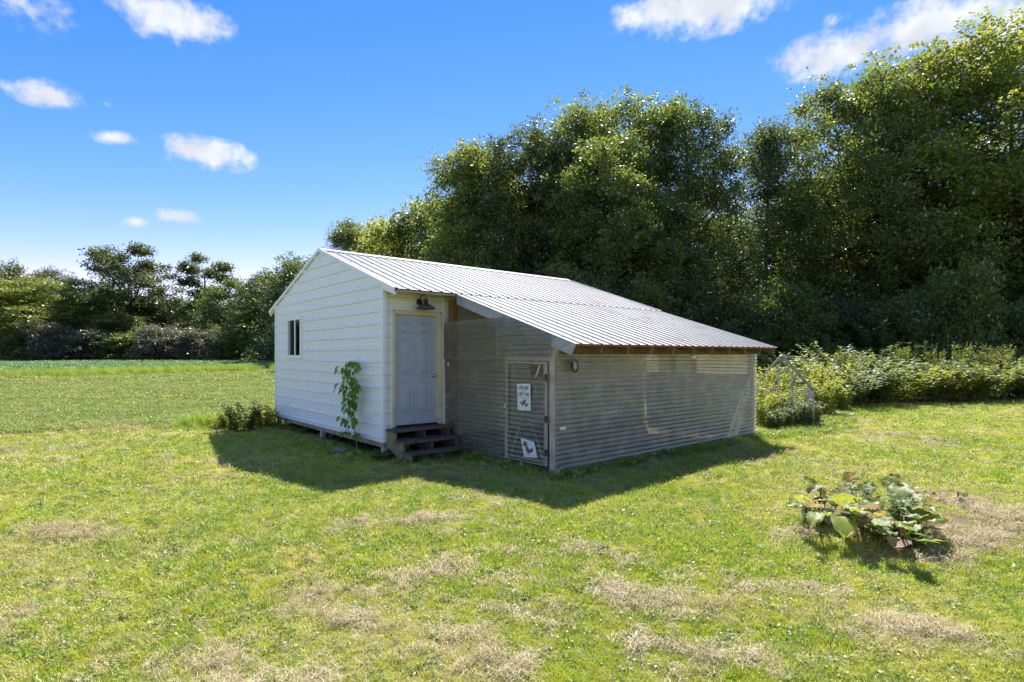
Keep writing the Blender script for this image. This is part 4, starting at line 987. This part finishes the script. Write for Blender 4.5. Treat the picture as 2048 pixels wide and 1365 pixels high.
for i, (x, y, h) in enumerate([(.35, 1.2, .26), (.30, 1.75, .22), (.25, 2.5, .25), (.4, 3.4, .3), (.3, 4.2, .32), (.2, 4.9, .35), (.35, 5.4, .35), (.1, 3.9, .2), (.9, 5.6, .4), (-.08, 5.2, .25), (-.12, 4.6, .18), (-.05, -.12, .22)]):
    put_tree('low_weed', HL, x, y, h, .5, M['lf_bush'] if i % 2 else M['lf_mid'], 'low leafy weed growing in the shade under the shed edge', 'plant', 'weeds under the shed', i * 1.7, ('stems', 'foliage'))
put_herb('thistle', HT, 1812, 1078, .50, .36, 'blue green thistle stalk standing among the burdock leaves', 'plant')
put_herb('thistle', HT, 1716, 1040, .42, .36, 'small blue green thistle behind the burdock leaves', 'plant')
put_herb('thistle', HT, 1630, 1050, .26, .36, 'low thistle at the edge of the burdock mound', 'plant')
put_herb('low_weed', HL, 1790, 1085, .22, .6, 'green weed at the foot of the burdock leaves', 'plant', None, 'lf_sap')

# --- sapling against the gable wall
rng = np.random.default_rng(77)
def leaf_mesh(name, outline, mat, droop=.25, cup=.12, n=7):
    """leaf blade: outline half-width as a function of t along the midrib, drooping and cupped"""
    vs = []; fs = []
    for i in range(n):
        t = i / (n - 1); hw = outline(t); z = -droop * t * t
        vs += [(-hw, t, z + cup * hw), (0, t, z), (hw, t, z + cup * hw)]
    for i in range(n - 1):
        a = i * 3; fs += [(a, a + 1, a + 4, a + 3), (a + 1, a + 2, a + 5, a + 4)]
    me = bpy.data.meshes.new(name); me.from_pydata(vs, [], fs); me.update(); me.materials.append(mat)
    for p in me.polygons: p.use_smooth = True
    return me
lob = lambda t: .27 * math.sin(math.pi * min(1, t * .93 + .05)) ** .8 * (1 + .28 * math.sin(t * 16))
LM = [leaf_mesh('sapling_leaf', lob, M['lf_sap'], d, .3) for d in (.2, .4, .6)]
sap = empty('box_elder_sapling', (-.12, .78, H(-.12, .78))); tag(sap, 'box elder sapling with drooping leaves against the white gable wall', 'sapling')
stem = [(0, 0, -.05), (-.01, .02, .12), (.0, .10, .28), (-.01, .14, .5), (-.015, .16, .8), (-.01, .14, 1.1), (-.02, .12, 1.35), (-.02, .10, 1.55), (-.02, .06, 1.74)]
sm = MB(); sm.tube(stem, [.013, .012, .011, .010, .009, .007, .006, .005, .003], 7); lv = []
for zi, (z, reach) in enumerate([(.36, .22), (.47, .30), (.56, .36), (.66, .34), (.76, .26), (.90, .20), (.98, .20), (1.07, .24), (1.15, .30), (1.23, .36), (1.31, .30), (1.40, .26), (1.48, .28), (1.56, .26), (1.63, .20), (1.70, .14)]):
    b = np.array([np.interp(z, [p[2] for p in stem], [p[k] for p in stem]) for k in range(3)])
    for sg in (-1, 1):
        if rng.random() < .12: continue
        L_ = reach * rng.uniform(.8, 1.5); dirv = norm(np.array([-rng.uniform(.15, .7), sg * 1.0 + rng.uniform(-.3, .3), .35])); e = b + dirv * L_ + np.array([0, 0, -.12 * L_])
        e[0] = min(e[0], .05); sm.tube([b, b + dirv * L_ * .5 + np.array([0, 0, .02]), e], [.0035, .003, .002], 4)
        for q in range(rng.integers(5, 9)):
            t_ = 1 - .25 * ((q + 1) // 2) if q else 1.0; p = b * (1 - t_) + e * t_; side = (0 if q == 0 else (1 if q % 2 else -1))
            lv.append((p, dirv, side, rng.uniform(.085, .15)))
sm.build('stem', M['twig'], sap, 0, True)
for i, (p, dv, sd, s_) in enumerate(lv):
    o = link('leaf', LM[i % 3], sap); o.location = p; o.scale = (s_, s_, s_)
    yaw = math.atan2(-dv[0], dv[1]) + sd * .9 + rng.uniform(-.3, .3); o.rotation_euler = (rng.uniform(-1.1, -.35), rng.uniform(-.5, .5), yaw)

# --- burdock on the clippings mound
heart = lambda t: .50 * (math.sin(math.pi * min(1, (t + .10) / 1.10)) ** .62) * (1 - .25 * t)
def burdock_leaf(seed, droop, mat):
    rg_ = random.Random(seed); n, k_ = 9, 6; vs = []; fs = []
    for i in range(n):
        t = i / (n - 1); hw = heart(t) * (1 + .16 * math.sin(i * 2.9 + seed) * (1 if i % 2 else -.6))
        for j in range(k_ + 1):
            q = j / k_ * 2 - 1; z = .10 * abs(q) - droop * t * t - .16 * q * q * droop + .050 * math.sin(t * 13 + q * 5 + seed) + .05 * math.sin(q * 9 + t * 7 + seed * 2) * abs(q)
            vs.append((q * hw, t - (.10 * (1 - abs(abs(q) - .5) * 2) if i == 0 else 0), z))
    for i in range(n - 1):
        for j in range(k_): a = i * (k_ + 1) + j; fs.append((a, a + 1, a + k_ + 2, a + k_ + 1))
    me = bpy.data.meshes.new('burdock_leaf'); me.from_pydata(vs, [], fs); me.update(); me.materials.append(M[mat])
    for p in me.polygons: p.use_smooth = True
    return me
BL = {k_: [burdock_leaf(i + 5 * j, d, k_) for i, d in enumerate((.18, .35, .55))] for j, k_ in enumerate(('lf_burdock', 'lf_burdock_y', 'lf_burdock_d'))}
def pt_at(u, v, z):
    d = ray(u, v); q = CAM + d * (z - CZ) / d[2]; return q
plants = [((1640, 1062), 'burdock with yellowing and ragged leaves at the lawn side of the mound', [(1623, 980, .36, .24, ''), (1641, 1008, .26, .20, '_y'), (1631, 975, .40, .2, '_d'), (1665, 1003, .30, .2, ''), (1700, 960, .42, .17, '_y'), (1650, 1030, .15, .15, '_d')]),
          ((1722, 1075), 'burdock with broad upright green leaves in the middle of the mound', [(1693, 1022, .25, .27, ''), (1733, 1008, .34, .29, ''), (1688, 1043, .22, .30, ''), (1745, 1034, .26, .24, '_d'), (1720, 1048, .16, .18, '_d'), (1706, 1012, .34, .2, ''), (1760, 1052, .16, .2, '_y')]),
          ((1805, 1098), 'burdock with folded grey green leaves beside the blue green thistle', [(1790, 974, .44, .21, ''), (1802, 993, .38, .28, ''), (1840, 1012, .34, .31, ''), (1866, 1012, .30, .20, '_y'), (1855, 1045, .22, .28, ''), (1797, 1084, .10, .22, '_d'), (1828, 1030, .28, .24, ''), (1830, 975, .36, .16, ''), (1862, 1060, .14, .2, '_d')]),
          ((1916, 1012), 'tiny yellow burdock shoot on the back of the clippings mound', [(1912, 983, .16, .13, '_y'), (1926, 985, .14, .12, '')])]
for (bu, bv), lab, lvs in plants:
    bx_, by_ = on_ground(bu, bv - 12); bz = H(bx_, by_); e = empty('burdock_plant', (bx_, by_, bz)); tag(e, lab, 'plant')
    for i, (u, v, z, s_, kd) in enumerate(lvs + ([(bu + rng.uniform(-55, 55), bv - rng.uniform(25, 105), rng.uniform(.12, .34), rng.uniform(.16, .24), ('', '', '', '_y', '')[q % 5]) for q in range(11)] if len(lvs) > 3 else [])):
        c = pt_at(u, v, bz + z); d = np.array([c[0] - bx_, c[1] - by_]); yaw = math.atan2(-d[0], d[1]) + rng.uniform(-.5, .5)
        s_ *= .95; o = link('leaf', BL['lf_burdock' + kd][i % 3], e); o.scale = (s_, s_, s_)
        pit = rng.uniform(-.1, .95); o.rotation_euler = (pit, rng.uniform(-.35, .35), yaw)
        f_ = np.array([-math.sin(yaw), math.cos(yaw), 0]); base = c - f_ * s_ * .45 - np.array([bx_, by_, bz]); o.location = base
        root = np.array([rng.uniform(-.06, .06), rng.uniform(-.06, .06), -.03])
        MB().tube([root, root * .5 + base * .5 + np.array([0, 0, -.02]), base], [.010, .008, .006], 6).build('leaf_stalk', M['twig'], e, 0, True)

# ------------------------------------------------------------------ lawn, clippings, meadow, field crop (uncountable)
def blades_proto(name, seed, n, Rr, h0, h1, wd_, mat, lean=.6, flat=False, seg=3):
    rg_ = np.random.default_rng(seed); vs = []; fs = []
    for i in range(n):
        a = rg_.uniform(0, 6.28); r0 = Rr * math.sqrt(rg_.random()); b = np.array([math.cos(a) * r0, math.sin(a) * r0, -.006]); a2 = rg_.uniform(0, 6.28) if flat else a + rg_.uniform(-1.2, 1.2)
        h = rg_.uniform(h0, h1); ln = h * lean * rg_.uniform(.2, 1.1); dv = np.array([math.cos(a2), math.sin(a2), 0]); sd = np.array([-dv[1], dv[0], 0]) * wd_ * rg_.uniform(.6, 1.2) * .5
        o_ = len(vs)
        for k_ in range(seg):
            t = k_ / seg
            if flat: p = b + dv * h * (t - .5) + np.array([0, 0, .008 + rg_.uniform(0, .03) + .012 * math.sin(t * 3)])
            else: p = b + dv * ln * t * t + np.array([0, 0, h * (t - .25 * t * t * lean)])
            ww = 1 - .55 * t; vs += [p - sd * ww, p + sd * ww]
        t = 1.0; p = b + dv * h * .5 + np.array([0, 0, .012]) if flat else b + dv * ln + np.array([0, 0, h * (1 - .25 * lean)])
        vs += [p - sd * .1, p + sd * .1]
        for k_ in range(seg): q = o_ + 2 * k_; fs.append((q, q + 1, q + 3, q + 2))
    me = mesh_np(name, np.array(vs), np.array(fs)); me.materials.append(M[mat]); return bpy.data.objects.new(name, me)
def leafy_proto(name, seed, n, Rr, h, leaf, mat, width=.8):
    rg_ = np.random.default_rng(seed); p = np.stack([rg_.normal(0, Rr * .5, n), rg_.normal(0, Rr * .5, n), h * rg_.random(n) ** .6], 1)
    v, f = leaves(rg_, p, norm(p * [1, 1, 0] + 1e-3), leaf, width, .1, 1.3); me = mesh_np(name, v, f); me.materials.append(M[mat]); return bpy.data.objects.new(name, me)
def scatter(name, pts, idx_, rot, scl, protos, label):
    coll = bpy.data.collections.new(name + '_kinds')
    for i, p in enumerate(protos): p.name = '%02d_%s' % (i, p.name); coll.objects.link(p)
    me = bpy.data.meshes.new(name); me.vertices.add(len(pts)); me.vertices.foreach_set('co', np.asarray(pts, np.float32).ravel())
    for nm, ty, data in (('kind_i', 'INT', np.asarray(idx_, np.int32)), ('scl', 'FLOAT', np.asarray(scl, np.float32))):
        me.attributes.new(nm, ty, 'POINT').data.foreach_set('value', data)
    me.attributes.new('rot', 'FLOAT_VECTOR', 'POINT').data.foreach_set('vector', np.asarray(rot, np.float32).ravel())
    o = link(name, me); ng = bpy.data.node_groups.new(name, 'GeometryNodeTree'); ng.interface.new_socket('Geometry', in_out='INPUT', socket_type='NodeSocketGeometry'); ng.interface.new_socket('Geometry', in_out='OUTPUT', socket_type='NodeSocketGeometry')
    N_ = ng.nodes; gi = N_.new('NodeGroupInput'); go = N_.new('NodeGroupOutput'); ip = N_.new('GeometryNodeInstanceOnPoints'); ci = N_.new('GeometryNodeCollectionInfo')
    ci.inputs[0].default_value = coll; ci.inputs[1].default_value = True; ci.inputs[2].default_value = True
    ip.inputs['Pick Instance'].default_value = True
    def att(nm, ty):
        a = N_.new('GeometryNodeInputNamedAttribute'); a.data_type = ty; a.inputs[0].default_value = nm; return a.outputs['Attribute']
    lk = ng.links.new; lk(gi.outputs[0], ip.inputs['Points']); lk(ci.outputs[0], ip.inputs['Instance']); lk(att('kind_i', 'INT'), ip.inputs['Instance Index']); lk(att('rot', 'FLOAT_VECTOR'), ip.inputs['Rotation']); lk(att('scl', 'FLOAT'), ip.inputs['Scale']); lk(ip.outputs[0], go.inputs[0])
    md = o.modifiers.new('scatter', 'NODES'); md.node_group = ng
    tag(o, label, None, None, 'stuff'); return o
rng = np.random.default_rng(9)
def sector(d0, d1, dens, lat=1.12, pad=2.5):
    """random ground points in a wedge in front of the viewpoint, wide enough for a step to the side"""
    area = (d1 - d0) * (lat * (d0 + d1) + 2 * pad); n_ = int(area * dens)
    u_ = rng.random(n_ * 2); s = d0 + (d1 - d0) * u_; keep = rng.random(n_ * 2) < (lat * s + pad) / (lat * d1 + pad); s = s[keep][:n_]
    lt = (rng.random(len(s)) * 2 - 1) * (lat * s + pad); return CX + FW[0] * s + RT[0] * lt, CY + FW[1] * s + RT[1] * lt, s
def inside_shed(x, y, m=.05): return ((x > -m + .1) & (x < 7.7 + m) & (y > -.02 - m) & (y < 6.0)) | ((x > 1.33 - m) & (x < 7.7 + m) & (y > -3.03 - m) & (y < .1))
def meadow_edge(x): return 8.35 + .16 * (x + 1.0) + .35 * np.sin(x * .9)
def brush_line(x): return np.interp(x, [8, 13.4, 17, 24, 40], [-1.2, -1.6, -1.3, -4.6, -9])
segs = []
def seg_px(u0, v0, u1, v1, wd_, k_=1.0):
    a = on_ground(u0, v0); b = on_ground(u1, v1); segs.append((a, b, wd_, k_))
for q in [(585, 1222, 750, 1250, .16), (640, 1192, 890, 1140, .20), (895, 1120, 935, 1130, .12), (1000, 1108, 1060, 1118, .14), (955, 1155, 1040, 1160, .13), (1075, 1195, 1110, 1205, .12), (900, 1285, 1010, 1330, .25), (1020, 1230, 1090, 1250, .2),
          (500, 1345, 640, 1360, .22), (0, 1250, 30, 1240, .15), (0, 864, 290, 858, .5), (0, 906, 140, 900, .4), (110, 896, 300, 882, .35), (150, 847, 270, 847, .4), (90, 928, 140, 922, .12), (320, 920, 350, 915, .1), (1150, 1100, 1250, 1120, .2), (1200, 1190, 1420, 1220, .25), (1300, 1300, 1500, 1320, .25), (700, 1060, 860, 1040, .3),
          (1600, 1075, 1960, 1085, .30), (1880, 1000, 2060, 1050, .42), (1760, 1120, 1900, 1110, .25), (1900, 1060, 2060, 1100, .35), (1640, 835, 1680, 828, .3), (1700, 865, 1860, 880, .25), (1990, 820, 2040, 825, .2), (100, 1060, 200, 1075, .2), (420, 1330, 520, 1365, .25), (820, 945, 900, 962, .22), (1500, 1180, 1640, 1190, .22), (1700, 1250, 1900, 1270, .25)]: seg_px(*q)
def straw_w(x, y):
    best = np.zeros_like(x)
    for (a, b, wd_, k_) in segs:
        ab = np.subtract(b, a); t = np.clip(((x - a[0]) * ab[0] + (y - a[1]) * ab[1]) / (ab @ ab + 1e-9), 0, 1); d = np.hypot(x - a[0] - ab[0] * t, y - a[1] - ab[1] * t)
        best = np.maximum(best, np.exp(-(d / (wd_ * .8)) ** 2) * k_)
    return np.clip(best * np.where((x > 1.0) & (y < -5.6), 1.3, 1.0) * (-.25 + 2.0 * vn3.fbm(x, y, .22)), 0, 1)
XS, YS, SC, IX = [], [], [], []
for d0, d1, dens, sc_ in ((.6, 4.5, 900, .85), (4.5, 8, 560, 1.0), (8, 14, 270, 1.3), (14, 24, 100, 1.9)):
    x, y, s = sector(d0, d1, dens); ok = ~inside_shed(x, y) & (y < meadow_edge(x) + .3) & ((x < 8.5) | (y < brush_line(x)))
    dry = vn.fbm(x, y, 2.4); sw = straw_w(x, y); ok &= rng.random(len(x)) > np.clip(sw * .5 + (sw > .8) * .4, 0, .9); ok &= rng.random(len(x)) > np.clip((dry - .52) * 1.6, 0, .3)
    soil = np.hypot((x - 2.65) / 1.25, (y + 7.25) / .75) + (vn3(x, y, .4) - .5) * .8; ok &= ~((soil < .95) & (rng.random(len(x)) < .88))
    under = (x > 1.0) & (x < 7.9) & (y > -3.75) & (y < -3.0); ok &= ~(under & (rng.random(len(x)) < .6))
    x, y, dry = x[ok], y[ok], dry[ok]; r_ = rng.random(len(x)); lush = vn2.fbm(x, y, 1.3)
    ix = np.where(r_ < .80, rng.integers(0, 3, len(x)), np.where(r_ < .92, 3, 4)); ix = np.where((ix == 4) & (lush < .5), 1, ix)
    XS.append(x); YS.append(y); SC.append(sc_ * rng.uniform(.7, 1.25, len(x)) * (.7 + .7 * lush)); IX.append(ix)
x, y, sc_, ix = map(np.concatenate, (XS, YS, SC, IX)); n_ = len(x)
LG = [blades_proto('lawn_tuft', 100 + i, 30, .06, .022, .055, .0045, 'grass', .95) for i in range(3)] + [leafy_proto('broadleaf_tuft', 104, 26, .06, .03, .022, 'clover'), blades_proto('coarse_tuft', 105, 22, .04, .05, .11, .006, 'grass_tall', .8)]
scatter('lawn_grass', np.stack([x, y, height(x, y)], 1), ix, np.stack([rng.normal(0, .12, n_), rng.normal(0, .12, n_), rng.uniform(0, 6.28, n_)], 1), sc_, LG, 'short mown grass with worn dry patches covering the yard')
XS, YS, SC = [], [], []
for d0, d1, dens, sc_ in ((.6, 4.5, 900, .8), (4.5, 9, 560, 1.0), (9, 22, 150, 1.6)):
    x, y, s = sector(d0, d1, dens); ok = ~inside_shed(x, y) & (y < meadow_edge(x)) & ((x < 8.5) | (y < brush_line(x)))
    soil = np.hypot((x - 2.65) / 1.25, (y + 7.25) / .75)
    p = np.where(soil < .9, .55, 1) * np.clip(straw_w(x, y) * .58 + np.clip((vn.fbm(x, y, 2.4) - .50) * .8, 0, .10) + .05, 0, 1); ok &= rng.random(len(x)) < p
    XS.append(x[ok]); YS.append(y[ok]); SC.append(np.full(ok.sum(), sc_) * rng.uniform(.7, 1.3, ok.sum()))
x, y, sc_ = map(np.concatenate, (XS, YS, SC)); n_ = len(x)
SG = [blades_proto('clipping_mat', 120 + i, 26, .08, .03, .10, .0030, 'straw', .8, True, 2) for i in range(3)]
scatter('dry_clippings', np.stack([x, y, height(x, y) + straw_w(x, y) * rng.random(n_) * .05], 1), rng.integers(0, 3, n_), np.stack([rng.normal(0, .25, n_), rng.normal(0, .25, n_), rng.uniform(0, 6.28, n_)], 1), sc_, SG, 'dry mown grass clippings lying in loose windrows on the lawn')
# meadow beyond the mown edge
XS, YS, SC = [], [], []
for d0, d1, dens, sc_ in ((12, 22, 90, .7), (22, 34, 40, 1.0), (34, 58, 14, 1.5)):
    x, y, s = sector(d0, d1, dens, 1.12, 3); b = (x - fa[0]) * fn[0] + (y - fa[1]) * fn[1]
    ok = (y > meadow_edge(x)) & (b < .2) & ~((x > -.3) & (x < 8.5) & (y < 7)) & (x < 22)
    XS.append(x[ok]); YS.append(y[ok]); SC.append(np.full(ok.sum(), sc_) * rng.uniform(.6, 1.3, ok.sum()))
x, y, sc_ = map(np.concatenate, (XS, YS, SC)); n_ = len(x)
MG = [leafy_proto('clover_tuft', 130, 90, .16, .14, .045, 'meadow'), leafy_proto('clover_tuft', 131, 80, .18, .12, .05, 'clover'), blades_proto('meadow_tuft', 132, 40, .12, .08, .24, .007, 'meadow', .8), blades_proto('seed_stalk_tuft', 133, 10, .08, .15, .30, .006, 'straw', .4)]
scatter('meadow_plants', np.stack([x, y, height(x, y)], 1), np.where(rng.random(n_) < .82, rng.integers(0, 3, n_), 3), np.stack([rng.normal(0, .1, n_), rng.normal(0, .1, n_), rng.uniform(0, 6.28, n_)], 1), sc_, MG, 'rough clover meadow between the mown lawn and the bean field')
# tall grass strip along the field edge, and the crop
a = rng.uniform(-60, 60, 7000); b = rng.normal(-1.0, 1.1, 7000); a = a[vn3(a, b * 0, 3.0) > .26]; b = b[:len(a)]; p = fa + a[:, None] * fd + b[:, None] * fn; n_ = len(p)
TG = [blades_proto('tall_grass_tuft', 140 + i, 60, .26, .35, .75, .016, 'strip', .55) for i in range(2)]
scatter('tall_grass', np.stack([p[:, 0], p[:, 1], height(p[:, 0], p[:, 1])], 1), rng.integers(0, 2, n_), np.stack([rng.normal(0, .08, n_), rng.normal(0, .08, n_), rng.uniform(0, 6.28, n_)], 1), rng.uniform(.7, 1.3, n_) * 1.0, TG, 'bright tall grass strip along the edge of the bean field')
ROW = .76
a = rng.uniform(-66, 72, 26000); b = np.round(rng.uniform(1, 62, 26000) / ROW) * ROW + rng.normal(0, .08, 26000); p = fa + a[:, None] * fd + b[:, None] * fn; n_ = len(p)
SY = [leafy_proto('soybean_plant', 150 + i, 70, .34, .42, .13, 'soy') for i in range(2)]
scatter('soybean_crop', np.stack([p[:, 0], p[:, 1], height(p[:, 0], p[:, 1]) + .05], 1), rng.integers(0, 2, n_), np.stack([rng.normal(0, .05, n_), rng.normal(0, .05, n_), rng.uniform(0, 6.28, n_)], 1), rng.uniform(.8, 1.3, n_), SY, 'blue green soybean crop filling the far field')
# longer grass in the shade round the walls
xs, ys = [], []
for (x0, y0, x1, y1, n0, sp_) in ((-.42, -.1, -.42, 6.2, 150, .18), (1.2, -1.0, 1.2, -3.2, 90, .10), (1.2, -3.18, 7.8, -3.18, 330, .10), (-.9, 6.4, .1, 7.3, 420, .4), (-1.8, 7.0, -.2, 7.9, 420, .5), (7.8, -3.4, 10.0, -3.7, 160, .2), (.0, -.7, 1.3, -1.1, 70, .12), (10, -3.6, 14, -2.6, 160, .25)):
    t = rng.random(n0); xs.append(x0 + (x1 - x0) * t + rng.normal(0, sp_, n0)); ys.append(y0 + (y1 - y0) * t + rng.normal(0, sp_, n0))
t = rng.random(240); xs.append(-1.7 + 1.6 * t + rng.normal(0, .3, 240)); ys.append(6.9 + .6 * rng.random(240) + rng.normal(0, .3, 240))
x, y = np.concatenate(xs), np.concatenate(ys); tall = np.arange(len(x)) >= len(x) - 240; ok = ~inside_shed(x, y, .03); tall = tall[ok]; x, y = x[ok], y[ok]; n_ = len(x)
EG = [blades_proto('edge_tuft', 160 + i, 26, .07, .08, .20, .006, 'grass_tall', .9) for i in range(2)] + [leafy_proto('edge_leaf_tuft', 162, 26, .10, .09, .05, 'clover'), blades_proto('edge_tall_tuft', 163, 34, .10, .2, .45, .009, 'strip', .7)]
scatter('edge_grass', np.stack([x, y, height(x, y)], 1), np.where(tall, 3, rng.integers(0, 3, n_)), np.stack([rng.normal(0, .1, n_), rng.normal(0, .1, n_), rng.uniform(0, 6.28, n_)], 1), rng.uniform(.5, 1.3, n_), EG, 'unmown grass and clover tufts along the shed walls')
